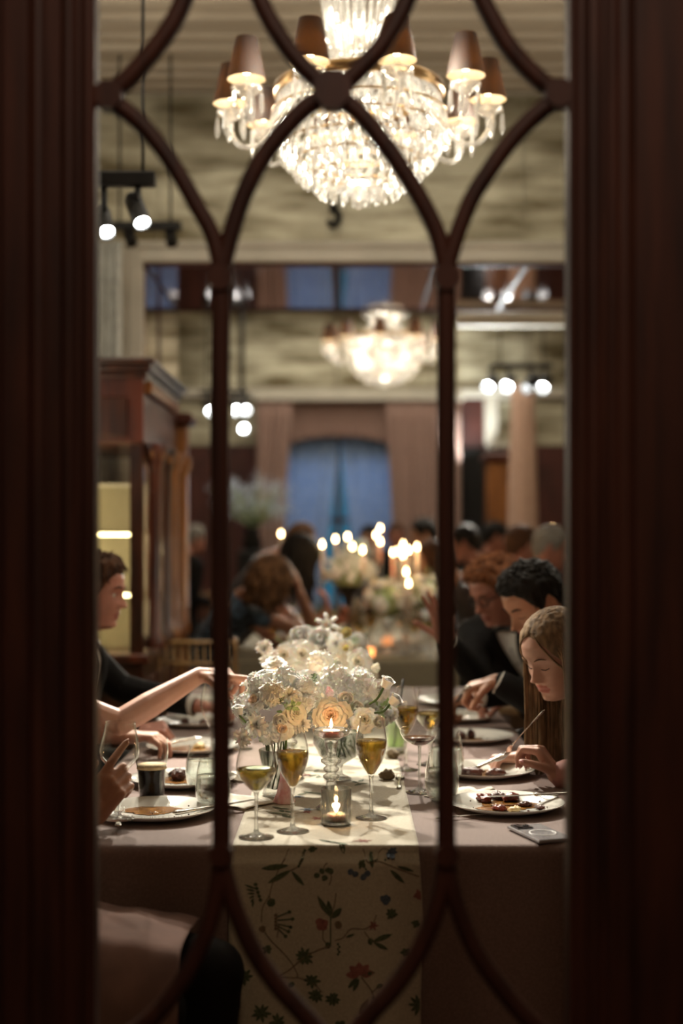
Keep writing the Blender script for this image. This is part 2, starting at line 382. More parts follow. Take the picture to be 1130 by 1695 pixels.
boss(550, 154, .030); boss(366, 462, .020); boss(738, 462, .020); boss(182, 163, .022); boss(922, 160, .022); boss(367, 1410, .018); boss(738, 1410, .018)
# casing round the door, and the wall it is set in
for n, x0, x1 in (('trim_1', -1.0, xl0-.006), ('trim_2', xr1+.0, xr1+.12)):
    struct(MB().box(((x0+x1)/2 if n == 'trim_2' else xl0-.060, DY, 1.24), (.12, .10, 2.48), ch=.01).build(n, 'door_wood', smooth=False))
struct(MB().box(((xl0+xr1)/2, DY, 2.53), (xr1-xl0+.24, .10, .12), ch=.01).build('trim_3', 'door_wood', smooth=False))
mb = MB(); xa, xb = xl0-.12, xr1+.12
mb.box(((xa-3.2)/2, DY, 1.9), (3.2+xa, .08, 3.82)); mb.box(((xb+3.2)/2, DY, 1.9), (3.2-xb, .08, 3.82)); mb.box(((xa+xb)/2, DY, 3.2), (xb-xa, .08, 1.22))
struct(mb.build('wall_front', 'wainscot', smooth=False))

# ------------------------------------------------------------------ room shell
YW, YS, YF, ZC = 7.80, 9.39, 14.8, 3.81
ZL = CAMZ+(VY-435)*YW/FPX
XL, XR = -3.2, 3.2
def wallbox(name, c, d, m): return struct(MB().box(c, d).build(name, m, smooth=False))
wallbox('floor', (0, 6.6, -.05), (6.6, 17.4, .10), 'floor_wood')
wallbox('ceiling', (0, 6.6, ZC+.05), (6.6, 17.4, .10), 'ceiling_paint')
wallbox('wall_left', (XL-.05, 6.6, ZC/2), (.10, 17.4, ZC), 'ceiling_paint')
wallbox('wall_right', (XR+.05, 6.6, ZC/2), (.10, 17.4, ZC), 'ceiling_paint')
wallbox('wall_back', (0, -2.05, ZC/2), (6.6, .10, ZC), 'ceiling_paint')
# floor boards that show beside the tables
# ceiling mouldings running across the room (they show above the glass door)
for i, y in enumerate((6.42, 6.60, 6.86, 7.02, 7.30, 7.44, 7.62)):
    struct(MB().box((0, y, ZC-.012-.006*(i % 2)), (6.4, .035+.03*(i % 2), .026+.012*(i % 2)), ch=.006).build('trim_%d' % (10+i), 'ceiling_paint', smooth=False))
# dividing wall with wide opening, mirrored soffit
X0 = P(237, 0, YW).x; X1 = 2.15
mb = MB()
mb.box(((XL+X0)/2, (YW+YS)/2, ZL/2+.0), (X0-XL, YS-YW, ZL)); mb.box(((XR+X1)/2, (YW+YS)/2, ZL/2), (XR-X1, YS-YW, ZL))
mb.box((0, (YW+YS)/2, (ZL+ZC)/2), (6.4, YS-YW, ZC-ZL))
struct(mb.build('wall_middle', 'white_paint', smooth=False))
wallm = bpy.data.objects['wall_middle']
# antique mirror panels above the opening
xs = [-3.1, -2.0, -1.02, -.02, .98, 1.98, 3.1]
zt = CAMZ+(VY-158)*YW/FPX; zb = CAMZ+(VY-402)*YW/FPX
for a, b in zip(xs, xs[1:]):
    for c, d in ((zb, (zb+zt)/2), ((zb+zt)/2, zt)):
        MB().box(((a+b)/2, YW-.006, (c+d)/2), (b-a-.004, .012, d-c-.004)).build('mirror_panel', 'antique_mirror', wallm, smooth=False)
# cornice under the panels and pilaster on the left of the opening
struct(MB().box((0, YW-.02, (zb+ZL)/2+.0), (6.3, .05, zb-ZL), ch=.006).build('trim_4', 'white_paint', smooth=False))
struct(MB().box((0, YW-.05, zb-.02), (6.3, .05, .035), ch=.01).build('trim_5', 'white_paint', smooth=False))
for k, (a, b, pr) in enumerate(((203, 215, .05), (216, 226, .075), (227, 237, .055))):
    xa_, xb_ = P(a, 0, YW).x, P(b, 0, YW).x
    struct(MB().box(((xa_+xb_)/2, YW-pr/2, ZL/2+.03), (xb_-xa_, pr, ZL+.06), ch=.005).build('trim_%d' % (20+k), 'white_paint', smooth=False))
# soffit mirrors with dark bars between
sx = [X0, P(290, 512, YW).x-.0, P(400, 0, YW).x+.12, 0.0, .50, X1]
sx = [X0, -.62, -.06, .5, 1.0, 1.55, X1]
for a, b in zip(sx, sx[1:]):
    MB().box(((a+b)/2, (YW+YS)/2, ZL-.004), (b-a-.03, YS-YW-.04, .008)).build('soffit_mirror_panel', 'soffit_mirror', wallm, smooth=False)
mb = MB()
for x in sx: mb.box((x, (YW+YS)/2, ZL-.006), (.03, YS-YW, .012))
for y in (YW+.01, YS-.01): mb.box(((X0+X1)/2, y, ZL-.008), (X1-X0, .03, .022))
mb.build('soffit_bars', 'wainscot', wallm, smooth=False)
MB().box((X0+.003, (YW+YS)/2, ZL/2), (.006, YS-YW-.06, ZL-.02)).build('jamb_mirror_panel', 'soffit_mirror', wallm, smooth=False)
MB().box((X0+.008, YW+.62, ZL/2), (.012, .02, ZL-.02)).build('jamb_bar', 'wainscot', wallm, smooth=False)
# ------------- far wall: panels, cornice, curtain, window
def fx(px, Y=YF): return P(px, 0, Y).x
def fz(py, Y=YF): return P(0, py, Y).z
wx0, wx1, wz1 = fx(462), fx(656), fz(720)
mb = MB(); zc0 = ZC
mb.box(((XL+wx0)/2, YF+.06, ZC/2), (wx0-XL, .12, ZC)); mb.box(((XR+wx1)/2, YF+.06, ZC/2), (XR-wx1, .12, ZC))
mb.box(((wx0+wx1)/2, YF+.06, (ZC+wz1)/2), (wx1-wx0, .12, ZC-wz1)); mb.box(((wx0+wx1)/2, YF+.06, .3), (wx1-wx0, .12, .6))
farw = struct(mb.build('wall_back_far', 'wainscot', smooth=False)); farw.name = 'wall_far'
for a, b in zip((-3.1, -2.1, -1.1, -.1, .9, 1.9), (-2.1, -1.1, -.1, .9, 1.9, 3.1)):
    MB().box(((a+b)/2, YF-.01, (fz(655)+ZC)/2), (b-a-.012, .02, ZC-fz(655)-.02)).build('mirror_panel', 'antique_mirror', farw, smooth=False)
for a, b in ((fx(290), fx(360)), (fx(362), fx(424)), (fx(826), fx(880)), (fx(882), fx(935)), (fx(937), fx(990))):
    MB().box(((a+b)/2, YF-.012, (fz(737)+fz(664))/2), (b-a, .024, fz(664)-fz(737))).build('mirror_panel', 'antique_mirror', farw, smooth=False)
struct(MB().box((.3, YF-.06, fz(652)), (5.6, .12, .10), ch=.02).build('trim_6', 'white_paint', smooth=False))
struct(MB().box(((fx(801)+fx(822))/2, YF-.05, (fz(738)+fz(660))/2), (fx(822)-fx(801), .10, fz(660)-fz(738)), ch=.01).build('trim_7', 'white_paint', smooth=False))
struct(MB().box(((fx(804)+fx(843))/2, YF-.35, fz(742, YF)), (fx(843)-fx(802), .5, .05), ch=.01).build('trim_8', 'white_paint', smooth=False))
# bright cornice strip just past the soffit on the right
struct(MB().box(((P(752, 0, YS).x+P(960, 0, YS).x)/2, YS+.14, P(0, 527, YS+.07).z), (P(960, 0, YS).x-P(752, 0, YS).x, .14, .085), ch=.02).build('trim_9', 'white_paint', smooth=False))
lamp('SPOT', 'cornice_strip_fill', (1.0, YS+.75, 2.2), 100, COOL, .03, target=(1.05, YS+.1, 2.82), spot=75, blend=.8)  # unseen spot added to brighten the cornice strip
lamp('SPOT', 'far_cornice_fill', (1.2, YF-.9, 2.0), 70, COOL, .03, target=(1.25, YF-.1, 2.75), spot=60, blend=.8)  # second added spot, brightens the far cornice
# window behind sheers
win = thing('window_1', None, None, (0, 0, 0)); struct(win)
MB().box(((wx0+wx1)/2, YF+1.6, 1.5), (3.0, .02, 2.6)).build('dusk_view', 'dusk_sky', win, smooth=False)
mb = MB()
for x in (wx0, (wx0+wx1)/2, wx1): mb.box((x, YF+.10, (wz1+.6)/2), (.05, .05, wz1-.6))
for z in (.62, 1.55, wz1-.02): mb.box(((wx0+wx1)/2, YF+.10, z), (wx1-wx0, .05, .05))
mb.build('window_frame', 'dark_wood', win, smooth=False)
MB().box(((wx0+wx1)/2, YF+.10, (wz1+.6)/2), (wx1-wx0, .004, wz1-.6)).build('pane', 'pane_glass', win, smooth=False)
lamp('AREA', 'dusk_light', ((wx0+wx1)/2, YF+.85, 3.0), 560, (.48, .68, 1.0), 1.2, target=((wx0+wx1)/2, YF-.2, 1.5), size_y=.5)
def drape(name, m, f, folds, amp, label, cat, nu=120, nv=14, thick=.004, group=None, ph=0.0):
    """cloth hung in folds; f(u, v) -> (x, y, z) of the flat sheet, v = 0 top"""
    mb = MB()
    def g(u, v):
        x, y, z = f(u, v); a = amp*(.6+.4*v)
        w = math.sin(u*folds*2*PI+ph+.6*math.sin(3*v+u*9))+.35*math.sin(u*folds*4.7*PI+1.3+ph)
        return Vector((x+.3*a*math.cos(u*folds*2*PI+v), y+a*w, z))
    mb.grid(g, nu, nv); o = mb.build(name, m); md = o.modifiers.new('s', 'SOLIDIFY'); md.thickness = thick
    return tag(o, label, cat, group)
YC = YF-.45
struct(MB().box(((fx(424, YC)+fx(762, YC))/2, (YC-.10+YF-.12)/2, fz(664, YC)+.022), (fx(766, YC)-fx(420, YC), YF-.12-YC+.10, .035)).build('trim_31', 'white_paint', smooth=False))
def cur_top(u, v):   # valance and side falls: full tan curtain with an arched gap over the window
    return (fx(424, YC)+u*(fx(762, YC)-fx(424, YC)), YC, fz(664, YC)+v*(fz(735, YC)-fz(664, YC)))
drape('curtain', 'curtain_tan', lambda u, v: (fx(424, YC)+u*(fx(466, YC)+.1*(1-v)**2-fx(424, YC)), YC-.05, fz(664, YC)*(1-v)+.03*v), 5, .03, 'tan curtain hanging left of the dusk-blue window on the far wall', 'curtain')
drape('curtain', 'curtain_tan', lambda u, v: (fx(652, YC)-.1*(1-v)**2+u*(fx(760, YC)-fx(652, YC)+.1*(1-v)**2), YC-.05, fz(664, YC)*(1-v)+.03*v), 9, .03, 'wide tan curtain hanging right of the dusk-blue window', 'curtain')
def val(u, v):
    zb_ = fz(722+22*abs(2*u-1)**2.5, YC); return (fx(458, YC)+u*(fx(662, YC)-fx(458, YC)), YC+.09, fz(664, YC)*(1-v)+zb_*v)
drape('curtain_valance', 'curtain_tan', val, 13, .028, 'tan gathered valance arching across the top of the far window', 'curtain')
YSH = YF-.18
drape('sheer_curtain', 'sheer_blue', lambda u, v: (fx(460, YSH)+u*((fx(560, YSH)-fx(460, YSH))*(1-.50*v**1.2)), YSH, (wz1+.1)*(1-v)+.02*v+.0), 5, .03, 'pale blue sheer curtain drawn to the left side of the far window', 'curtain', nu=70)
drape('sheer_curtain', 'sheer_blue', lambda u, v: (fx(660, YSH)-u*((fx(660, YSH)-fx(560, YSH))*(1-.50*v**1.2)), YSH, (wz1+.1)*(1-v)+.02*v+.0), 5, .03, 'pale blue sheer curtain drawn to the right side of the far window', 'curtain', nu=70, ph=1)
# peach drape column, red wood column and dark doorway right of the curtain
YP = 12.2
drape('drape_column', 'curtain_peach', lambda u, v: (P(865, 0, YP).x+(.075+.05*v)*math.cos(u*2*PI)*1.25, YP+(.075+.05*v)*math.sin(u*2*PI), fz(636, YP)*(1-v)+.02*v), 9, .010, 'peach cloth drape hanging as a narrow column at the right of the far room', 'drape', nu=90)
pc = thing('wooden_column', 'orange-brown polished wooden column between dark doorway and peach drape', 'column', (P(822, 0, 13.4).x, 13.4, 0))
pw = (P(840, 0, 13.4).x-P(805, 0, 13.4).x)
MB().box((0, 0, .12), (pw+.06, pw+.06, .24), ch=.02).build('plinth', 'red_wood', pc, smooth=False)
MB().box((0, 0, fz(765, 13.4)/2+.12), (pw, pw, fz(765, 13.4)-.24), ch=.03).build('shaft', 'golden_wood', pc, smooth=False)
MB().box((0, 0, fz(757, 13.4)), (pw+.08, pw+.08, .09), ch=.02).build('capital', 'red_wood', pc, smooth=False)
struct(MB().box(((fx(757)+fx(800))/2, YF-.02, 1.15), (fx(800)-fx(757), .05, 2.3), ch=.01).build('doorway_shade', 'black_metal', smooth=False))  # black sheet stands for the shade inside the open doorway
for k, a in enumerate((-3.0, -2.55, -2.1, -1.65, -1.2, 1.32, 1.62, 1.95, 2.4)):
    MB().box((a+.2, YF-.014, 1.15), (.36, .028, 1.9), ch=.01).build('wainscot_panel', 'wainscot', farw, smooth=False)
# white feathery drape hanging at the left pilaster
drape('white_drape', 'drape_white', lambda u, v: (P(140+60*u, 0, 7.5).x, 7.5, P(0, 400, 7.5).z*(1-v)+.02*v), 4, .03, 'off-white drape hanging beside the white pilaster above the cabinet', 'drape', nu=50)

# ------------------------------------------------------------------ chandelier
def chandelier(loc, label):
    ch = thing('chandelier', label, 'chandelier', loc, 0, None)       # origin at the finial
    z0 = 0.0
    def zz(py): return (CAMZ+(VY-py)*4.6/FPX)-2.47
    # long prism mesh (bead + drop)
    def prism_mesh(L, r):
        mb = MB(); mb.lathe([(0, 0), (r*.55, -r*.5), (0, -r*1.0)], 6)
        mb.lathe([(0, -r*1.1), (r*.7, -r*1.8), (r, -L*.72), (r*.55, -L*.9), (0, -L)], 6); return mb.mesh('prism', 'crystal', False)
    pm = prism_mesh(.062, .0075); pl = prism_mesh(.085, .0088)
    rings = [(zz(160), .262, 40), (zz(190), .280, 42), (zz(216), .278, 40), (zz(243), .250, 36), (zz(268), .205, 30), (zz(289), .145, 21), (zz(304), .085, 13)]
    for (z, r, n) in rings:
        MB().tube([(r*math.cos(2*PI*k/48), r*math.sin(2*PI*k/48), z+.004) for k in range(49)], .0035, 6, cap=False).build('ring', 'brass', ch)
        for k in range(n):
            a = 2*PI*(k+.5*(n % 2))/n; link('prism', pm, ch, (r*math.cos(a), r*math.sin(a), z), (random.uniform(-.05, .05), random.uniform(-.05, .05), a))
    mb = MB()
    for (z, r, n) in rings[:-1]:
        for q, (dz, dr) in enumerate(((-.020, -.004), (-.038, -.018))):
            for k in range(n):
                a = 2*PI*(k+.25+.5*q)/n; L2 = .040; x, y, zz2 = (r+dr)*math.cos(a), (r+dr)*math.sin(a), z+dz
                mb.lathe([(0, 0), (.0065, -.008), (.0075, -L2*.7), (0, -L2)], 5, (x, y, zz2))
    sp = mb.build('small_prisms', 'crystal', ch, smooth=False); sp['kind'] = 'stuff'
    mb = MB(); mb.lathe([(.0, .06), (.05, .05), (.075, .03), (.03, .012), (.012, .0), (.02, -.012), (.012, -.028), (0, -.034)], 12); mb.build('finial', 'crystal', ch, smooth=False)
    # broad gold band with pressed pattern
    zb_ = zz(160); mb = MB(); mb.lathe([(.268, zb_), (.276, zb_+.006), (.276, zb_+.03), (.268, zb_+.036)], 64); mb.build('gilt_band', 'brass', ch)
    # central column strands and the upper crown
    zt1 = zz(92); zcr = zz(-95); mb = MB()
    for k in range(26):
        a = 2*PI*k/26
        for j in range(34):
            t = j/33; r = .085+.055*t**1.4+.012*math.sin(PI*t); z = zt1+(zcr-zt1)*t; mb.ball((r*math.cos(a), r*math.sin(a), z), (.0095, .0095, .0085), 6, 4)
    for k in range(30):
        a = 2*PI*k/30
        for j in range(12):
            t = j/11; r = .085+(.262-.085)*t; z = zt1-.01+(zb_+.02-zt1)*t**.6; mb.ball((r*math.cos(a), r*math.sin(a), z), .0085, 6, 4)
    bd = mb.build('bead_strands', 'crystal', ch, smooth=False); bd['kind'] = 'stuff'
    mb = MB(); mb.lathe([(.135, zcr), (.16, zcr+.02), (.15, zcr+.05), (.05, zcr+.09), (.018, zcr+.12), (.012, zz(-200)), (.06, zz(-205)), (.07, ZC-2.47-.002)], 24); mb.build('crown', 'brass', ch)
    mb = MB(); mb.lathe([(.01, zb_), (.035, zb_+.03), (.02, zb_+.1), (.03, zt1), (.012, zt1+.1), (.012, zcr+.02)], 16); mb.build('stem', 'glass_thick', ch)
    # cut-glass leaves standing round the waist
    lf = MB(); lf.grid(lambda u, v: Vector(((u-.5)*.062*math.sin(PI*min(v*.9+.12, 1)), .03*v+.045*v*v, .10*v-.02*v*v+.004*math.sin(u*24))), 8, 6)
    lm = lf.mesh('leaf', 'crystal', True)
    for k in range(14):
        a = 2*PI*k/14; link('glass_leaf', lm, ch, (.10*math.cos(a), .10*math.sin(a), zt1-.02), (0, 0, a-PI/2))
    # arms with cups, shades and drops
    shm = MB(); shm.lathe([(.060, 0), (.034, .128)], 32); shm = shm.mesh('shade', 'shade_grey'); 
    shi = MB(); shi.lathe([(.0585, .0005), (.0328, .127)], 32); shi.lathe([(.060, 0), (.0585, .0005)], 32); shi = shi.mesh('lining', 'shade_lining')
    cup = MB(); cup.lathe([(.0, -.012), (.018, -.008), (.046, .012), (.050, .020), (.044, .016), (.014, .0), (.010, .03), (.008, .05)], 20); cupm = cup.mesh('cup', 'crystal')
    bl = MB(); bl.lathe([(0, 0), (.010, .004), (.013, .02), (.008, .04), (0, .055)], 12); blm = bl.mesh('bulb', 'bulb')
    for k in range(10):
        a = math.radians(-90+15+36*k); c, s = math.cos(a), math.sin(a); R = .415; zs = 2.785-2.47
        pts = catmull([(r*c, r*s, z) for r, z in ((.05, .30), (.15, .37), (.235, .30), (.30, .195), (.375, .175), (R, .215), (R, .255))], 6)
        arm = MB().tube(pts, .0085, 8).build('arm', 'crystal', ch)
        link('drip_cup', cupm, arm, (R*c, R*s, zs-.045)); link('bulb', blm, arm, (R*c, R*s, zs+.015))
        shd = link('lamp_shade', shm, ch, (R*c, R*s, zs), (0, 0, a)); link('lining', shi, shd)
        for j in range(5):
            b = 2*PI*j/5+a; link('prism', pl, ch, (R*c+.046*math.cos(b), R*s+.046*math.sin(b), zs-.030), (0, 0, b))
    for k in range(5):
        a = 2*PI*k/5+.3
        lamp('POINT', 'shade_light', (.415*math.cos(a), .415*math.sin(a), .33), 3.0, WARM, .02, ch)
    lamp('POINT', 'inner_light', (0, 0, .19), 9.0, (1, .96, .90), .07, ch)
    lamp('POINT', 'upper_light', (0, 0, .56), 3, (1, .96, .90), .04, ch)
    return ch
c1 = chandelier((0.045, 4.6, 2.47), 'large crystal chandelier with dark grey shades hanging above the near table')
c2 = copy_tree(c1, loc=(0.31, 11.1, 2.56), label='blurred crystal chandelier hanging in the far room beyond the mirrored lintel', rz=.25, scale=1.06)

# ------------------------------------------------------------------ track lights
def spot_light(loc, aim, label, group, on=True, L=.15, r=.032, power=0, angle=34, col=NEUT, stem_top=None, dp=.44):
    t = thing('track_spotlight', label, 'spotlight', loc, 0, group); d = (Vector(aim)-Vector(loc)).normalized()
    R = d.to_track_quat('Z', 'Y').to_matrix()
    mb = MB(); mb.lathe([(0, -L*.6), (r*.8, -L*.6), (r, -L*.5), (r, L*.5), (r*.88, L*.5), (r*.85, L*dp-.002), (0, L*dp-.002)], 20)
    h = mb.build('housing', 'black_metal', t, auto=40); h.rotation_euler = R.to_euler()
    if on:
        l = MB().lathe([(r*.82, L*dp), (0, L*dp+.001)], 20).build('lens', 'lens_glow', t); l.rotation_euler = R.to_euler()
    top = stem_top or .20
    MB().tube([(0, 0, 0), (0, 0, top)], .012, 8).build('bracket', 'black_metal', t)
    if power:
        p = Vector((0, 0, 0))+d*(L*.5+.01); s = lamp('SPOT', 'beam', p, power, col, .028, t, target=p+d, spot=angle, blend=.35)
    return t
def track(a, b, h, label):
    a, b = Vector(a), Vector(b); t = thing('lighting_track', label, 'track', a); v = b-a
    MB().box(v/2, (v.length, .05, h), rz=math.atan2(v.y, v.x), ch=.004).build('rail', 'black_metal', t, smooth=False)
    for f in (.15, .85): MB().tube([v*f+Vector((0, 0, h/2)), v*f+Vector((0, 0, ZC-a.z))], .006, 6).build('hanger', 'black_metal', t)
    return t
track(P(120, 297, 5.0), P(257, 297, 5.0), .05, 'thick black lighting rail with hanging spotlights at upper left')
p = P(228, 350, 5.0); spot_light(p, (0.0, 3.8, .85), 'black spotlight tilted downwards under the left rail, lens glowing', 'spotlights of the left rail', L=.13, power=210, angle=36, stem_top=.10)
p = P(172, 368, 5.0); spot_light(p, (-.22, 3.55, .75), 'spotlight at the left rail end, half hidden by the door stile', 'spotlights of the left rail', L=.12, power=130, angle=32, stem_top=.13)
track(P(180, 374, 7.1), P(300, 374, 7.1), .04, 'small dark lighting rail just above the white cornice at left')
for px in (215, 283): spot_light(P(px, 392, 7.1), (-.6, 6.4, 1.5), 'small dark spotlight over the white cornice, %s' % ('nearer the drape' if px == 215 else 'nearer the glazing bar'), 'cornice spotlights', on=False, L=.09, r=.03, stem_top=.04)
track(P(812, 606, 10.9), P(914, 606, 10.9), .04, 'black lighting rail with four glaring spotlights in the far room at right')
tg = [(.0, 8.2, .95), (.25, 7.8, .95), (-.1, 9.2, .9), (.6, 8.5, .9)]
for i, px in enumerate((812, 842, 879, 902)):
    q = P(px, 634, 10.9)+Vector((0, .04, 0)); spot_light(q, tg[i], 'glaring far spotlight, %s of the four under the right rail' % ('first from left', 'second from left', 'third from left', 'rightmost')[i], 'spotlights of the far right rail', L=.17, r=.05, dp=-.02, power=(130, 160, 100, 60)[i], angle=40, col=NEUT, stem_top=.13)
track(P(330, 650, 11.6), P(410, 650, 11.6), .03, 'short dark rail with bright spotlights in the far room at left')
for px, py, w in ((346, 676, 'leftmost'), (387, 675, 'middle'), (404, 675, 'rightmost')):
    spot_light(P(px, py, 11.6), (0, 8.6, 1.0), 'bright far spotlight left of the tan curtain, %s of three' % w, 'spotlights of the far left rail', L=.16, r=.045, dp=-.12, power=14, angle=50, stem_top=.12)
spot_light(P(402, 708, 12.4), (0, 8.8, 1.3), 'dimmer far spotlight hanging lower, left of the tan curtain', None, L=.12, r=.04, dp=.1, stem_top=ZC-P(402, 708, 12.4).z)
# small dark shape against the mirror panels, built as a bracket
hk = thing('dark_bracket', 'small dark bracket on the mirror panels below the chandelier', 'bracket', P(552, 360, YW-.05))
MB().tube(catmull([(0, 0, .12), (.01, -.02, .04), (.03, -.03, 0), (0, -.02, -.05), (-.03, -.01, -.02)], 5), [.018]*16+[.016]*5, 8).build('bracket_arm', 'black_metal', hk)
MB().box((0, .02, .08), (.05, .02, .10), ch=.004).build('backplate', 'black_metal', hk, smooth=False)

# unseen rail and spot, added behind the chandelier to light the front table
track((-.1, 7.0, 3.50), (.42, 7.0, 3.50), .04, 'slim black rail high under the ceiling before the mirrored lintel')
spot_light((.19, 7.0, 3.35), (-.10, 3.82, .95), 'black spotlight high under the ceiling aimed at the near table flowers', None, L=.12, power=640, angle=20, stem_top=.14)
track((1.02, 5.6, 2.85), (1.7, 5.6, 2.85), .04, 'black lighting rail over the right-hand seats of the near table')  # unseen rail and spot behind the stile, for the beam from the right
spot_light((1.08, 5.6, 2.66), (.15, 3.7, .75), 'black spotlight aimed across the near table from its right', None, L=.12, power=75, angle=34, stem_top=.18)

# ------------------------------------------------------------------ display cabinet on the left
def cabinet():
    y0, y1 = 6.05, 7.22; xf = P(237, 0, y0).x; xb = xf-.62; H = P(0, 612, y0).z
    t = thing('display_cabinet', 'dark carved display cabinet with lit glass shelves on the left', 'cabinet', ((xf+xb)/2, (y0+y1)/2, 0))
    ox, oy = (xf+xb)/2, (y0+y1)/2; W = .62; Dp = y1-y0
    def B(name, c, d, m='dark_wood', ch=.006): return MB().box(c, d, ch=ch).build(name, m, t, smooth=False)
    B('base', (0, 0, .42), (W, Dp, .84)); B('plinth', (0, 0, .06), (W+.04, Dp+.04, .12)); B('worktop', (0, 0, .86), (W+.05, Dp+.05, .04), 'red_wood')
    B('top_panel', (0, 0, H-.16), (W, Dp, .30), 'red_wood')
    mb = MB()
    for k, (w, z, h) in enumerate(((.03, H-.02, .03), (.07, H+.01, .03), (.11, H+.035, .025))): mb.box((0, 0, z), (W+w, Dp+w, h), ch=.008)
    mb.build('cornice', 'dark_wood', t, smooth=False)
    for x in (-W/2+.03, W/2-.03):
        for y in (-Dp/2+.03, -Dp/2+.60, Dp/2-.60, Dp/2-.03): B('post', (x, y, (H+.55)/2), (.055, .055, H-.32-.86), 'dark_wood')
    B('back_panel', (-W/2+.012, 0, 1.25), (.02, Dp-.1, .74), 'white_paint', 0); B('bright_divider', (0, -Dp/2+.42, 1.25), (W-.08, .02, .74), 'white_paint', 0)  # pale divider added so the interior looks bright from the end
    # columns with capitals on the long face
    for y, m in ((-Dp/2+.10, 'red_wood'), (-Dp/2+.45, 'dark_wood'), (Dp/2-.45, 'golden_wood'), (Dp/2-.06, 'golden_wood')):
        c = MB().lathe([(.05, .90), (.05, .94), (.034, .96), (.034, H-.42), (.04, H-.40), (.058, H-.34), (.058, H-.31)], 20, (W/2+.03, y, 0)).build('column', m, t)
        mb = MB()
        for k in range(8): a = 2*PI*k/8; mb.ball((W/2+.03+.045*math.cos(a), y+.045*math.sin(a), H-.35), (.014, .014, .03), 6, 5)
        mb.build('capital', 'golden_wood', c)
    for k in range(4):
        y = -Dp/2+.2+k*(Dp-.4)/3
        d = B('door', (W/2+.008, y, .46), (.02, (Dp-.4)/3-.04, .62), 'red_wood'); MB().box((W/2+.024, y, .46), (.014, (Dp-.4)/3-.16, .46), ch=.006).build('raised_panel', 'dark_wood', d, smooth=False)
        MB().ball((W/2+.035, y+.14, .50), .014).build('knob', 'brass', d)
    mb = MB()
    for k in range(26): mb.box((W/2+.012, -Dp/2+.08+k*(Dp-.16)/25, H-.07), (.03, .03, .05), ch=.004)
    mb.build('dentil_moulding', 'golden_wood', t, smooth=False)
    B('end_panel', (0, -Dp/2-.006, H-.20), (W-.14, .014, .17), 'dark_wood')
    for z in (1.14, 1.40):
        s = MB().box((0, 0, z), (W-.06, Dp-.1, .008)).build('shelf', 'cabinet_glass', t, smooth=False)
        MB().box((0, -Dp/2+.05, z-.012), (W-.12, .02, .012)).build('shelf_light', 'shelf_light', s, smooth=False)
    B('end_pane', (0, -Dp/2+.02, 1.24), (W-.1, .004, .7), 'cabinet_glass', 0)
    lamp('POINT', 'cabinet_light', (-.24, -.64, 1.52), 7.0, (1, .94, .78), .02, t); lamp('POINT', 'cabinet_light', (-.24, -.64, 1.22), 7.0, (1, .94, .78), .02, t)
cabinet()
# golden folding screen behind the cabinet (amber panel beside it)
gs = thing('wooden_pillar', 'amber-lit golden wooden pillar at the end of the cabinet', 'pillar', (P(293, 0, 7.37).x-.01, 7.37, 0))
hh = P(0, 705, 7.37).z
MB().box((0, 0, hh/2), (.13, .14, hh), ch=.012).build('shaft', 'golden_wood', gs, smooth=False)
MB().box((0, 0, hh+.03), (.20, .22, .06), ch=.015).build('capital', 'red_wood', gs, smooth=False)
MB().box((0, 0, .1), (.17, .17, .2), ch=.012).build('plinth', 'red_wood', gs, smooth=False)

# ------------------------------------------------------------------ tables, cloths, runner
TZ = 0.75
mat('linen_olive', '827a66', '908873', 0.85, nscale=120, bump=0.2)
mat('runner_linen', 'a69e8c', 'b6ae9c', 0.85, nscale=220, bump=0.3, bscale=900, sheen=0.2)
mat('print_green', '3c4630', '5a6448', 0.85, nscale=200); mat('print_blue', '3c4856', '5a6674', 0.85, nscale=200)
mat('print_red', '7c4a44', '946258', 0.85, nscale=120); mat('print_brown', '6a5a44', '7e6e56', 0.85, nscale=120)
def table(x0, x1, y0, y1, label):
    t = thing('banquet_table', label, 'table', ((x0+x1)/2, (y0+y1)/2, 0)); w, d = x1-x0-.03, y1-y0-.03
    MB().box((0, 0, TZ-.026), (w, d, .03), ch=.004).build('tabletop', 'golden_wood', t, smooth=False)
    for a in (-1, 1):
        for b in (-1, 1): MB().tube([(a*(w/2-.12), b*(d/2-.15), .001), (a*(w/2-.12), b*(d/2-.15), TZ-.042)], .02, 10).build('leg', 'black_metal', t)
    return t
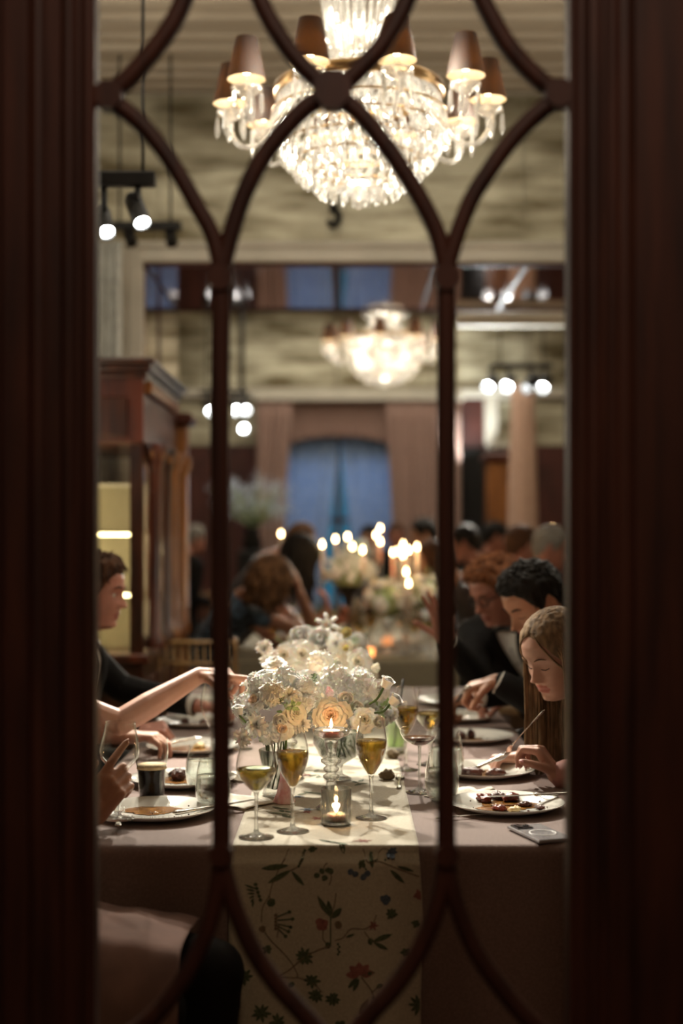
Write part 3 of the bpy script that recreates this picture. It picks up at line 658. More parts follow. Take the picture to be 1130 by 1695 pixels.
def cloth(x0, x1, y0, y1, label, m='mauve_cloth', seed=0.0, n=1.0):
    """top sheet and a skirt that falls in soft folds to the floor"""
    mb = MB(); R = .018; per = []
    def seg(a, b, k): return [(a[0]+(b[0]-a[0])*i/k, a[1]+(b[1]-a[1])*i/k) for i in range(k)]
    kx, ky = int(60*n), int(max(60, 30*(y1-y0))*n)
    per = seg((x0, y0), (x1, y0), kx)+seg((x1, y0), (x1, y1), ky)+seg((x1, y1), (x0, y1), kx)+seg((x0, y1), (x0, y0), ky)
    N = len(per); rows = [(-R, 0.0), (-R*.3, -R*.3), (0, -R)]+[(0, -.03-.69*(j/13)) for j in range(14)]
    cx, cy = (x0+x1)/2, (y0+y1)/2; vs = []
    for (off, dz) in rows:
        for i, (x, y) in enumerate(per):
            nx_ = (x <= x0+1e-6)*-1+(x >= x1-1e-6)*1; ny_ = (y <= y0+1e-6)*-1+(y >= y1-1e-6)*1
            l = math.hypot(nx_, ny_) or 1; nx_, ny_ = nx_/l, ny_/l; g = max(0, (-dz-.03)/.7)
            o = off+g*(.028+.026*math.sin(i*.34+seed)+.022*nz(i*.09, seed, dz*2)+.01*math.sin(i*.81+seed*3))*(.65)
            vs.append((x+nx_*o, y+ny_*o, TZ+dz))
    k = len(rows); fs = [(r*N+i, r*N+(i+1) % N, (r+1)*N+(i+1) % N, (r+1)*N+i) for r in range(k-1) for i in range(N)]
    fs = [f[::-1] for f in fs]; fs.append(tuple(range(N))); mb.add(vs, fs)
    o = mb.build('tablecloth', m, auto=60); return tag(o, label, 'tablecloth')
TX0, TX1, TY0, TY1 = -.64, .56, 2.90, 5.95
table(TX0, TX1, TY0, TY1, 'near banquet table under mauve cloth, closest to the glass door')
cloth(TX0, TX1, TY0, TY1, 'mauve linen tablecloth draped over the near banquet table')
U0, U1, U2, U3 = -.62, .58, 7.27, 11.3
table(U0, U1, U2, U3, 'second banquet table further back, carrying the tall candles')
cloth(U0, U1, U2, U3, 'olive-beige linen tablecloth on the second banquet table with tall candles', 'linen_olive', 2.0)
table(1.1, 2.0, 9.5, 11.8, 'third table at the right side of the far room')
cloth(1.1, 2.0, 9.5, 11.8, 'mauve tablecloth on the third table at far right', seed=4, n=.6)
# runner: surface function in (x, s): s < 0 hangs down the front, s >= 0 lies on the table
RX0, RX1 = -.229, .150
def rsurf(x, s, lift=0.0):
    r = .020
    if s >= 0: return Vector((x, TY0+s, TZ+.0022+lift))
    if s > -r*1.57:
        a = -s/r; return Vector((x, TY0-.002-(r+lift)*math.sin(a)*.35, TZ+.0022-r*.9*(1-math.cos(a))+lift*math.cos(a)))
    g = -s-r*1.57
    w = .006*math.sin(x*34+1.0)*min(g*4, 1)+.010*min(g*1.5, 1)*math.sin(x*11+.6+g)+.006*nz(x*14, g*3)+.016
    edge = .004*math.sin(g*14)*(1 if x > (RX0+RX1)/2 else -1)
    flare = (x-(RX0+RX1)/2)*.10*min(g, 1)
    return Vector((x+edge*abs(x+.04)/.19+flare, TY0-.012-w-.03*g-lift, TZ-.018-g))
mb = MB()
ss = [3.05*(1-j/60) for j in range(60)]+[0]+[-.0314*j/5 for j in range(1, 6)]+[-.0314-.66*j/60 for j in range(1, 61)]
ws = 40
vs = [rsurf(RX0+(RX1-RX0)*i/ws, s) for s in ss for i in range(ws+1)]
mb.add(vs, [(j*(ws+1)+i, (j+1)*(ws+1)+i, (j+1)*(ws+1)+i+1, j*(ws+1)+i+1) for j in range(len(ss)-1) for i in range(ws)])
runner = tag(mb.build('table_runner', 'runner_linen'), 'cream floral-printed linen runner down the middle of the near table', 'runner')
md = runner.modifiers.new('s', 'SOLIDIFY'); md.thickness = .0012; md.offset = -1
def cpt(cx_, cy_):        # point of the runner's front drop -> (x, s)
    px, py = 340+cx_/2.69, 1350+cy_/2.69; Yd = 2.865
    return ((px-VX)*Yd/FPX, -((VY-1400+py-VY)*Yd/FPX)-.012)
def onr(p, lift=.0009):
    x, s = p; return rsurf(max(RX0+.002, min(RX1-.002, x)), s, lift)
def flatpoly(mb, pts, mi):
    c = (sum(p[0] for p in pts)/len(pts), sum(p[1] for p in pts)/len(pts)); vs = [onr(c)]+[onr(p) for p in pts]; n = len(pts)
    mb.add(vs, [(0, 1+i, 1+(i+1) % n) for i in range(n)], mi)
def p_stem(mb, pts, w=.0011, mi=3):
    q = catmull([(a, b, 0) for a, b in pts], 5) if len(pts) > 2 else [Vector((a, b, 0)) for a, b in pts]
    for a, b in zip(q, q[1:]):
        d = (b-a); l = d.length or 1; n = Vector((-d.y, d.x, 0))/l*w
        vs = [onr((a+n)[:2]), onr((a-n)[:2]), onr((b-n)[:2]), onr((b+n)[:2])]; mb.add(vs, [(0, 1, 2, 3)], mi)
def p_leaf(mb, a, b, w, mi=0):
    a = Vector((*a, 0)); b = Vector((*b, 0)); d = b-a; n = Vector((-d.y, d.x, 0)).normalized()*w
    pts = [a+d*t+n*math.sin(PI*t)**.8 for t in (0, .15, .35, .55, .75, .9)]+[a+d*t-n*math.sin(PI*t)**.8 for t in (1, .85, .65, .45, .25, .1)]
    flatpoly(mb, [p[:2] for p in pts], mi)
def p_blob(mb, c, r, mi=0): flatpoly(mb, [(c[0]+r*math.cos(2*PI*k/9)*random.uniform(.8, 1.1), c[1]+r*math.sin(2*PI*k/9)*random.uniform(.8, 1.1)) for k in range(9)], mi)
def p_star(mb, c, r, n, mi=0, a0=0, a1=2*PI, w=.0035):
    for k in range(n):
        a = a0+(a1-a0)*(k+random.uniform(-.2, .2))/n; rr = r*random.uniform(.7, 1.1); p_leaf(mb, c, (c[0]+rr*math.cos(a), c[1]+rr*math.sin(a)), w, mi)
PMATS = ['print_green', 'print_blue', 'print_red', 'print_brown']
K = 2.865/FPX/2.69
C = cpt
def sprig(fn):
    mb = MB(); fn(mb); o = mb.build('printed_sprig', PMATS, runner, smooth=False); return o
def s1(m):
    p_stem(m, [C(370, 150), C(330, 225), C(300, 300), C(290, 345), C(262, 400), C(258, 462)]); p_leaf(m, C(248, 228), C(372, 212), 13*K)
    p_leaf(m, C(280, 292), C(382, 232), 12*K); p_leaf(m, C(442, 304), C(384, 236), 10*K); p_stem(m, [C(440, 150), C(415, 212), C(380, 235)])
    for k in range(6): p_blob(m, C(440-5*k, 160+11*k), 7*K)
    p_star(m, C(475, 152), 24*K, 6); p_blob(m, C(300, 375), 20*K); p_stem(m, [C(300, 375), C(290, 345)])
def s2(m):
    for a, b in ((495, 258), (518, 240), (545, 236), (530, 270), (556, 240)): p_blob(m, C(a, b), 14*K)
    p_stem(m, [C(556, 240), C(560, 270), C(550, 302)]); p_stem(m, [C(520, 245), C(530, 215), C(543, 203)])
def s3(m):
    p_stem(m, [C(700, 148), C(725, 200), C(770, 195), C(820, 215), C(880, 240), C(946, 262)]); p_leaf(m, C(735, 160), C(742, 225), 10*K); p_leaf(m, C(818, 232), C(880, 294), 11*K)
    p_leaf(m, C(850, 218), C(925, 240), 8*K); p_star(m, C(695, 205), 24*K, 6)
    for a, b in ((645, 240), (665, 250), (700, 262), (718, 246)): p_blob(m, C(a, b), 15*K, 1)
    p_star(m, C(832, 165), 28*K, 7, 1); p_stem(m, [C(832, 165), C(790, 150), C(760, 190)])
    for a, b in ((685, 222), (755, 190), (800, 188), (712, 228), (742, 170)): p_blob(m, C(a, b), 5*K)
def s4(m):
    for k in range(6): p_leaf(m, C(178+8*k, 298+20*k), C(232-2*k, 318+10*k), 5*K)
    for k in range(5): p_blob(m, C(228+6*k, 298+17*k), 9*K)
def s5(m):
    for a, b in ((378, 418), (392, 450), (384, 486), (374, 506), (362, 526)): p_stem(m, [C(a, b), C(326, 440+(b-418)*.45)], .0014, 0); p_blob(m, C(a, b), 9*K)
    for k in range(5): p_blob(m, C(320, 432+15*k), 8*K, 3)
    p_stem(m, [C(335, 470), C(325, 530)])
def s6(m):
    p_leaf(m, C(500, 350), C(552, 440), 11*K); p_leaf(m, C(545, 368), C(556, 445), 13*K); p_leaf(m, C(604, 400), C(560, 448), 14*K); p_stem(m, [C(580, 335), C(572, 390), C(558, 440)])
    p_stem(m, [C(556, 440), C(556, 562)], .0013, 0); p_stem(m, [C(525, 490), C(524, 540), C(548, 566)]); p_stem(m, [C(500, 348), C(515, 400), C(548, 430)])
    for a, b in ((508, 462), (528, 468), (512, 484), (524, 482)): p_blob(m, C(a, b), 19*K, 2)
    p_blob(m, C(590, 476), 19*K, 3); p_blob(m, C(592, 478), 11*K, 0); p_blob(m, C(545, 566), 14*K, 0)
    p_stem(m, [C(555, 568), C(500, 590), C(440, 622), C(380, 675), C(330, 702)], .0014); p_star(m, C(440, 620), 46*K, 11, 0)
    for k in range(5): p_blob(m, C(588+6*(k % 2), 560+11*k), 6*K)
def s7(m):
    p_stem(m, [C(575, 545), C(610, 530), C(645, 490), C(700, 490), C(735, 470), C(755, 430)]); p_leaf(m, C(622, 528), C(660, 512), 6*K)
    p_star(m, C(738, 478), 24*K, 6, 2, w=.002); p_star(m, C(795, 378), 34*K, 6, 1, PI*.3, PI*.8, .006); p_blob(m, C(795, 372), 18*K, 1); p_star(m, C(820, 430), 28*K, 8, 0)
    p_stem(m, [C(700, 500), C(735, 545), C(770, 545)]); p_leaf(m, C(740, 545), C(822, 520), 12*K); p_leaf(m, C(740, 550), C(806, 588), 9*K); p_star(m, C(728, 545), 18*K, 5)
def s8(m):
    for k in range(5): a = PI*(.05+.24*k); p_leaf(m, C(684, 690), C(684+62*math.cos(a), 690-56*math.sin(a)), 17*K, 2)
    p_leaf(m, C(675, 700), C(632, 750), 10*K); p_leaf(m, C(680, 705), C(655, 762), 10*K); p_leaf(m, C(690, 690), C(752, 682), 8*K)
    p_stem(m, [C(690, 700), C(725, 745), C(742, 780), C(738, 835)]); p_stem(m, [C(735, 770), C(768, 745)]); p_leaf(m, C(755, 750), C(785, 738), 10*K)
    p_leaf(m, C(680, 860), C(722, 795), 12*K, 3); p_leaf(m, C(660, 880), C(745, 852), 7*K)
    for k in range(4): p_blob(m, C(742+8*(k % 2), 790+12*k), 6*K)
def s9(m):
    p_stem(m, [C(262, 490), C(300, 545), C(360, 610), C(398, 668), C(408, 712), C(330, 704)]); p_stem(m, [C(408, 712), C(470, 730), C(520, 775)])
    p_star(m, C(475, 725), 38*K, 8); p_star(m, C(492, 790), 36*K, 9); p_star(m, C(566, 800), 36*K, 9); p_blob(m, C(385, 742), 14*K); p_blob(m, C(262, 492), 16*K, 3); p_star(m, C(285, 580), 24*K, 6)
def s10(m):
    p_star(m, C(925, 470), 22*K, 6); p_star(m, C(938, 345), 26*K, 7, 2); p_star(m, C(945, 830), 50*K, 10); p_star(m, C(252, 862), 44*K, 9); p_star(m, C(325, 905), 40*K, 8)
    for a, b in ((588, 908), (608, 904), (596, 922)): p_blob(m, C(a, b), 13*K)
    p_star(m, C(180, 705), 40*K, 8); p_star(m, C(880, 600), 22*K, 6)
for f in (s1, s2, s3, s4, s5, s6, s7, s8, s9, s10): sprig(f)
rnd = random.Random(11)
for k in range(22):          # the same sprigs scattered along the flat part
    cx_, cs = rnd.uniform(RX0+.04, RX1-.04), .04+k*.13+rnd.uniform(-.03, .03); mb = MB(); a = rnd.uniform(0, 6)
    p_stem(mb, [(cx_, cs), (cx_+.05*math.cos(a), cs+.05*math.sin(a)), (cx_+.09*math.cos(a+.6), cs+.09*math.sin(a+.6))])
    for j in range(4): b = a+rnd.uniform(-1, 1); q = (cx_+.02*j*math.cos(a), cs+.02*j*math.sin(a)); p_leaf(mb, q, (q[0]+.035*math.cos(b), q[1]+.035*math.sin(b)), .006, 0)
    p_star(mb, (cx_+.09*math.cos(a+.6), cs+.09*math.sin(a+.6)), .02, 6, rnd.choice((1, 2, 2)))
    mb.build('printed_sprig', PMATS, runner, smooth=False)

# ------------------------------------------------------------------ tableware
def plate_mesh(r=.135):
    mb = MB(); mb.lathe([(0, .004), (r*.62, .004), (r*.70, .009), (r*.98, .0185), (r, .0195), (r*1.0, .0175), (r*.72, .003), (r*.6, .0002), (r*.55, .0002), (0, .001)], 64); return mb.mesh('dish', 'china')
PLM = plate_mesh()
def plate(x, y, label, sauce=0, group=None, z=TZ+.001, r=1.0):
    t = thing('dinner_plate', label, 'plate', (x, y, z), 0, group); d = link('dish', PLM, t, scale=(r, r, 1))
    if sauce:
        g = random.Random(int(x*1000+y*77)); mb = MB(); n = 40; R0 = .078
        for q in range(sauce):
            a0 = g.uniform(.2, 2.6); cx_, cy_ = g.uniform(-.02, .02), g.uniform(-.02, .03); ax = R0*g.uniform(.55, .98); ay = R0*g.uniform(.40, .75)
            pts = [(cx_+ax*math.cos(2*PI*k/n)*(1+.18*nz(k*.9, q, x*9)), cy_+.015*q+ay*math.sin(2*PI*k/n)*(1+.3*nz(k*.7, q+3, y)), .0052+.0003*q) for k in range(n)]
            mb.add([(cx_, cy_, .006)]+pts, [(0, 1+k, 1+(k+1) % n) for k in range(n)])
        mb.build('sauce_smear', 'sauce', t)
        mb = MB()
        for k in range(26): a = g.uniform(0, 6.28); q = g.uniform(.01, .1); mb.ball((q*math.cos(a), q*math.sin(a), .0055 if q < .08 else .011), g.uniform(.0008, .0022), 6, 4)
        cr = mb.build('crumbs', 'meat', t); cr['kind'] = 'stuff'
    return t
def blobmesh(m, r, seed, sq=(1, 1, .6), sub=2):
    mb = MB(); mb.ball((0, 0, 0), 1, 18, 12)
    mb.v = [(v[0]*sq[0]*r*(1+.6*nz(v[0]*1.8+seed, v[1]*1.8, v[2]*1.8)+.30*nz(v[0]*4, v[1]*4+seed, v[2]*4)), v[1]*sq[1]*r*(1+.6*nz(v[1]*1.8+seed, v[2]*1.8, v[0]*3)), v[2]*sq[2]*r*(1+.7*nz(v[0]*3, v[1]*3, seed))) for v in mb.v]
    return mb.mesh('piece', m)
def food(px, py, r, m, label, cat='food', name='meat_piece', sq=(1, .8, .6), seed=0, z=.006, group=None):
    p = T(px, py, TZ+z+.001); o = bpy.data.objects.new(name, blobmesh(m, r, seed, sq)); COL.objects.link(o); o.location = (p.x, p.y, TZ+z+r*sq[2]*.8); o.rotation_euler = (0, 0, seed*1.7)
    return tag(o, label, cat, group)
def fork_mesh(L=.20):
    mb = MB()
    zc = lambda t: .004*math.sin(t*PI)+.010*max(0, (t-.72)/.28)**1.2*0+.006*max(0, .3-t)
    pts = [(0, L*t, zc(t)) for t in (0, .04, .15, .3, .45, .6, .68)]; mb.tube(pts, [.003, .0075, .006, .0036, .003, .0035, .006], 8, flat=.35)
    def head(u, v): return Vector(((u-.5)*.024*(.55+.45*math.sin(min(v*1.6, 1)*PI/2)), L*(.67+.12*v), .004+.003*math.sin(v*PI)-.006*v))
    mb.grid(head, 4, 4)
    for k in range(4):
        x = (k-1.5)*.0068; mb.tube([(x, L*.785, -.001), (x, L*.88, -.002), (x*.96, L*.96, .001), (x*.95, L, .004)], [.0017, .0016, .0014, .0006], 6)
    return mb.mesh('fork', 'silver')
def knife_meshes(L=.235):
    a = MB(); a.tube([(0, 0, .004), (0, .006, .004), (0, .02, .004), (0, L*.2, .004), (0, L*.38, .004), (0, L*.43, .004), (0, L*.45, .004)], [.003, .010, .011, .0085, .0065, .009, .005], 10, flat=.55)
    b = MB(); b.add([(-.002, L*.44, .003), (-.008, L*.50, .003), (-.009, L*.9, .003), (0, L, .003), (.009, L*.93, .003), (.009, L*.5, .003), (.002, L*.44, .003), (0, L*.46, .0048), (0, L*.93, .0042)],
          [(0, 1, 7), (1, 2, 8, 7), (2, 3, 8), (3, 4, 8), (4, 5, 7, 8), (5, 6, 7), (0, 6, 5, 4, 3, 2, 1)])
    return a.mesh('handle', 'silver'), b.mesh('blade', 'silver', False)
FKM = fork_mesh(); KH, KB = knife_meshes()
def fork(loc, rz, label, rx=0, ry=0, cat='fork'):
    t = link('fork', FKM, None, loc, (rx, ry, rz)); return tag(t, label, cat)
def knife(loc, rz, label, rx=0, ry=0):
    t = thing('table_knife', label, 'knife', loc); t.rotation_euler = (rx, ry, rz); link('handle', KH, t); link('blade', KB, t); return t
def revolve(prof, name, m, n=36): return MB().lathe(prof, n).mesh(name, m)
def interp_prof(pts, n=5):
    q = catmull([(a, b, 0) for a, b in pts], n); return [(max(p.x, 0), p.y) for p in q]
GLS = {}
def glass_kind(kind):
    if kind in GLS: return GLS[kind]
    if kind == 'tulip':
        foot = [(0, .001), (.034, .001), (.035, .002), (.02, .005), (.006, .010), (.0042, .02), (.0036, .05), (.0042, .082), (.006, .092)]
        bowl = interp_prof([(.004, .090), (.014, .106), (.027, .130), (.0345, .158), (.032, .185), (.0265, .208), (.0245, .222)])
        dr = [(0, .094)]+[(r*.96-.0004, z+.001) for r, z in bowl if .094 < z < .172]; lvl = dr[-1]; dr += [(0, lvl[1])]; dm = 'champagne'
    elif kind == 'wide':
        foot = [(0, .001), (.036, .001), (.037, .002), (.02, .005), (.006, .011), (.0042, .02), (.0036, .05), (.0042, .085), (.006, .094)]
        bowl = interp_prof([(.004, .092), (.020, .106), (.036, .126), (.0425, .142), (.040, .165), (.035, .188), (.032, .208)])
        dr = [(0, .096)]+[(r*.96-.0004, z+.001) for r, z in bowl if .096 < z < .144]; lvl = dr[-1]; dr += [(0, lvl[1])]; dm = 'white_wine'
    elif kind == 'coupe':
        foot = [(0, .001), (.036, .001), (.037, .002), (.02, .005), (.006, .011), (.0036, .02), (.0034, .06), (.0042, .112), (.006, .118)]
        bowl = interp_prof([(.004, .116), (.02, .121), (.038, .132), (.047, .146), (.049, .160)])
        dr = [(0, .119)]+[(r*.96-.0004, z+.0008) for r, z in bowl if .119 < z < .140]; lvl = dr[-1]; dr += [(0, lvl[1])]; dm = 'martini'
    elif kind == 'tumbler':
        foot = [(0, .001), (.026, .001), (.029, .004), (.026, .007), (0, .008)]
        bowl = interp_prof([(.027, .002), (.036, .018), (.041, .040), (.039, .070), (.034, .098), (.0315, .112)])
        dr = [(0, .009), (.027, .009)]+[(r*.95-.0006, z) for r, z in bowl if .012 < z < .076]; lvl = dr[-1]; dr += [(0, lvl[1])]; dm = 'water'
    elif kind == 'pint':
        foot = [(0, .001), (.030, .001), (.0315, .004), (.028, .009), (0, .010)]
        bowl = interp_prof([(.0305, .002), (.031, .03), (.033, .065), (.0375, .095), (.0395, .115), (.038, .135), (.0385, .148)])
        dr = [(0, .010), (.0285, .010)]+[(r*.955-.0006, z) for r, z in bowl if .012 < z < .082]; lvl = dr[-1]; dr += [(0, lvl[1])]; dm = 'stout'
    elif kind == 'highball':
        foot = [(0, .001), (.027, .001), (.029, .004), (.027, .012), (0, .013)]
        bowl = [(.029, .002), (.031, .06), (.033, .14)]
        dr = [(0, .013), (.0275, .013), (.031, .105), (0, .105)]; dm = 'green_drink'
    rim = bowl[-1]; bw = bowl+[(rim[0]+.0006, rim[1]+.0008), (rim[0]-.0008, rim[1]+.0006), (rim[0]-.0008, rim[1]-.001)]
    GLS[kind] = (revolve(foot, 'foot', 'glass_thick', 24), revolve(bw, 'bowl', 'glass'), revolve(dr, 'drink', dm, 32), dm, dr[-1][1], dr[-2][0]); return GLS[kind]
def glass(kind, loc, label, empty=False, s=1.0, group=None, dm=None, rz=0):
    f, b, d, _, lv, lr = glass_kind(kind)
    nm = {'tulip': 'champagne_glass', 'wide': 'wine_glass', 'coupe': 'coupe_glass', 'tumbler': 'stemless_tumbler', 'pint': 'beer_glass', 'highball': 'highball_glass'}[kind]
    t = thing(nm, label, 'glass', loc, rz, group); t.scale = (s, s, s); link('foot' if kind in ('tulip', 'wide', 'coupe') else 'base', f, t); link('bowl', b, t)
    if not empty:
        o = link('drink', d, t)
    return t, lv, lr
def TG(px, py): p = T(px, py); return (p.x, p.y, TZ+.003 if RX0 < p.x < RX1 else TZ+.001)

# plates: left row and right row
pl = T(258, 1350); plate(pl.x, pl.y, 'white dinner plate smeared with brown sauce at front left corner of the table', 3)
q = pl
fork((q.x-.055, q.y-.19, TZ+.013), math.radians(8), 'silver fork resting on the sauce-smeared front left plate', rx=.02)
knife((q.x+.045, q.y-.055, TZ+.012), math.radians(-52), 'silver table knife resting across the rim of the front left plate', rx=.03)
p2 = T(309, 1298); plate(p2.x-.01, p2.y, 'white plate with a chunk of meat behind the beer glass', 1)
food(296, 1290, .022, 'meat', 'browned chunk of meat on the plate behind the beer glass', seed=1, sq=(1, .8, .75))
food(288, 1284, .013, 'meat', 'smaller dark morsel beside the meat behind the beer glass', seed=2)
p3 = T(318, 1243); plate(p3.x, p3.y, 'white plate with a knife laid across, third on the left row', 2)
knife((p3.x-.08, p3.y-.03, TZ+.020), math.radians(-58), 'silver knife laid across the third plate of the left row', rx=.12)
food(330, 1238, .016, 'food_pale', 'pale leftover on the third plate of the left row', seed=4, name='food_scrap')
p4 = T(326, 1200); plate(p4.x, p4.y, 'white plate with two brown morsels, fourth on the left row', 1)
food(306, 1197, .017, 'meat', 'left brown morsel on the fourth left plate', seed=5); food(337, 1200, .018, 'meat', 'right brown morsel on the fourth left plate', seed=6)
p5 = T(340, 1165); plate(p5.x, p5.y, 'white plate furthest back on the left row', 1)
r1 = T(837, 1340); plate(r1.x, r1.y, 'white plate with red meat and tomato at front right corner of the table', 2)
for px, py, r, m, lab, sd, nm in ((800, 1326, .023, 'tomato', 'dark red meat slice at the left on the front right plate', 3, 'meat_slice'), (822, 1322, .022, 'meat', 'browned meat at the back of the front right plate', 5, 'meat_slice'),
      (845, 1325, .024, 'tomato', 'glossy red meat at the right on the front right plate', 8, 'meat_slice'), (826, 1340, .015, 'tomato', 'small cherry tomato at the front of the front right plate', 9, 'cherry_tomato'),
      (868, 1334, .014, 'meat', 'small dark scrap near the rim of the front right plate', 2, 'meat_scrap'), (893, 1338, .011, 'meat', 'crisp brown scrap at right edge of the front right plate', 7, 'meat_scrap'),
      (852, 1342, .014, 'food_pale', 'pale yellow garnish beside the tomato on the front right plate', 4, 'garnish')):
    food(px, py, r, m, lab, seed=sd, name=nm, sq=(1.1, .8, .45))
fork((r1.x-.17, r1.y-.13, TZ+.004), math.radians(-72), 'silver fork lying on the cloth in front of the front right plate', rx=.0)
knife((r1.x+.175, r1.y+.055, TZ+.024), math.radians(97), 'silver knife bridging the rim of the front right plate', rx=-.01)
r2 = T(800, 1283); plate(r2.x, r2.y, 'white plate below the blonde woman\'s fork', 1)
food(778, 1283, .024, 'meat', 'dark meat at the left of the blonde woman\'s plate', seed=11, sq=(1.3, .7, .5)); food(820, 1284, .019, 'meat', 'dark meat at the right of the blonde woman\'s plate', seed=13, sq=(1.2, .7, .6))
r3 = T(778, 1226); plate(r3.x, r3.y, 'white plate behind the blonde woman\'s fist, third on the right row', 1)
food(762, 1224, .022, 'meat', 'dark lump of food at left of the third right plate', seed=14, sq=(1, .7, .7)); food(779, 1222, .016, 'meat', 'pointed brown food in the third right plate', seed=15, sq=(.8, .7, 1))
r4 = T(756, 1192); plate(r4.x, r4.y, 'white plate fourth on the right row, next to the dark sleeve', 0)
r5 = T(745, 1165); plate(r5.x, r5.y, 'white plate furthest back on the right row', 0, z=TZ+.001)
# napkins
def napkin(px, py, w, d, rz, label, seed, m='napkin_white', h=.006):
    p = T(px, py); mb = MB()
    def g(u, v): return Vector(((u-.5)*w, (v-.5)*d, h*(.6+nz(u*3+seed, v*3)*1.2+.5*math.sin(u*6+v*4+seed))))
    mb.grid(lambda u, v: g(u, v)+Vector((0, 0, .002)), 18, 14); mb.grid(lambda u, v: Vector((g(u, v).x, g(u, v).y, 0)), 1, 1)
    o = mb.build('napkin', m, loc=(p.x, p.y, TZ+.002)); o.rotation_euler = (0, 0, rz); md = o.modifiers.new('s', 'SOLIDIFY'); md.thickness = .0015
    return tag(o, label, 'napkin')
napkin(760, 1318, .14, .10, .6, 'crumpled white napkin between the tumblers and the front right plate', 2, h=.012)
napkin(392, 1330, .12, .16, .9, 'folded white napkin lying left of the wine glass with cucumber', 5, h=.004)
napkin(400, 1290, .10, .10, .2, 'small white napkin behind the glazing bar by the bud vase', 8, h=.008)
# glasses
g1, lv, lr = glass('wide', TG(424, 1388), 'wide wine glass with a cucumber slice, front left of the runner')
MB().lathe([(0, .001), (.020, .001), (.0215, .0018), (.0215, .0034), (.020, .0042), (0, .0042)], 24, sx=1.25).build('cucumber_slice', 'cucumber', None, loc=Vector(TG(424, 1388))+Vector((.004, -.005, lv-.001)))
tag(bpy.data.objects['cucumber_slice'], 'pale cucumber slice floating in the front left wine glass', 'cucumber')
glass('tulip', TG(484, 1378), 'champagne tulip glass second from left on the runner, left of the glass candlestick')
glass('tulip', TG(614, 1356), 'champagne tulip glass right of the glass candlestick', s=1.02)
glass('coupe', TG(694, 1312), 'espresso-coloured cocktail in a coupe glass beside the runner', s=.98)
glass('tulip', TG(671, 1275), 'champagne tulip glass behind the coupe')
glass('wide', TG(711, 1266), 'wide wine glass with white wine behind the coupe glass')
hg, lv, lr = glass('highball', TG(655, 1244), 'tall glass of green drink with a black straw behind the champagne')
o = MB().tube([(0, 0, .015), (.03, .0, .21)], .0033, 8).build('drinking_straw', 'straw_black'); o.location = Vector(TG(655, 1244))+Vector((-.008, -.005, 0)); tag(o, 'black straw standing in the green drink', 'straw')
MB().lathe([(0, 0), (.02, 0), (.02, .004), (0, .004)], 20).build('lime_slice', 'lime', None, loc=Vector(TG(655, 1244))+Vector((-.001, 0, .103))); tag(bpy.data.objects['lime_slice'], 'lime slice in the green drink', 'lime')
glass('tumbler', TG(731, 1326), 'water tumbler in front, half behind the right glazing bar')
glass('tumbler', TG(739, 1292), 'water tumbler behind the first one at the right glazing bar', s=1.1)
glass('tumbler', TG(334, 1309), 'left water tumbler beside the beer glass')
glass('tumbler', TG(352, 1338), 'right water tumbler at the left glazing bar')
gp, lv, lr = glass('pint', TG(251, 1326), 'beer glass half full of dark stout with a tan head')
MB().lathe([(0, lv+.010), (.0355, lv+.009), (.0355, lv-.001), (0, lv-.001)], 32).build('beer_head', 'foam', gp)
glass('tulip', TG(352, 1262), 'champagne glass behind the left glazing bar', empty=True)
glass('wide', TG(398, 1240), 'empty wine glass between the left glazing bar and the flowers', empty=True)
held = thing('wine_glass', 'empty wine glass tilted in the hand at the left edge', 'glass', P(193, 1352, 3.06))
f_, b_, d_, *_r = glass_kind('wide'); link('foot', f_, held); link('bowl', b_, held); held.rotation_euler = (.0, .04, 0); held.location.z = TZ+.022
# votive with tea light
def flame(parent, z, s=1.0, x=0, y=0):
    return MB().lathe([(0, 0), (.0035*s, .004*s), (.0048*s, .010*s), (.003*s, .019*s), (0, .030*s)], 12, (x, y, z)).build('flame', 'flame', parent)
def tealight(loc, label, m='wax', hold=True):
    t = thing('tea_light', label, 'candle', loc); MB().lathe([(0, 0), (.019, 0), (.0195, .001), (.0195, .016), (.018, .0145), (0, .014)], 28).build('wax', m, t)
    MB().tube([(0, 0, .013), (.0008, 0, .021)], .0007, 6).build('wick', 'wick', t); flame(t, .020, .8); lamp('POINT', 'candle_light', (0, 0, .034), .8, (1, .6, .3), .006, t); return t
v = TG(556, 1366); vt = thing('votive_holder', 'ribbed glass votive holder with a lit tea light at the front of the runner', 'candle holder', v)
MB().lathe([(0, .001), (.030, .001), (.033, .004), (.0335, .078), (.0325, .079), (.0318, .078), (.0315, .008), (0, .007)], 48).build('holder', 'glass_thick', vt)
mb = MB()
for k in range(16): a = 2*PI*k/16; mb.tube([(.034*math.cos(a), .034*math.sin(a), .008), (.034*math.cos(a), .034*math.sin(a), .066)], .0012, 5)
mb.build('ribs', 'glass', vt)
tealight((v[0], v[1], v[2]+.0075), 'lit tea light inside the front glass votive holder')
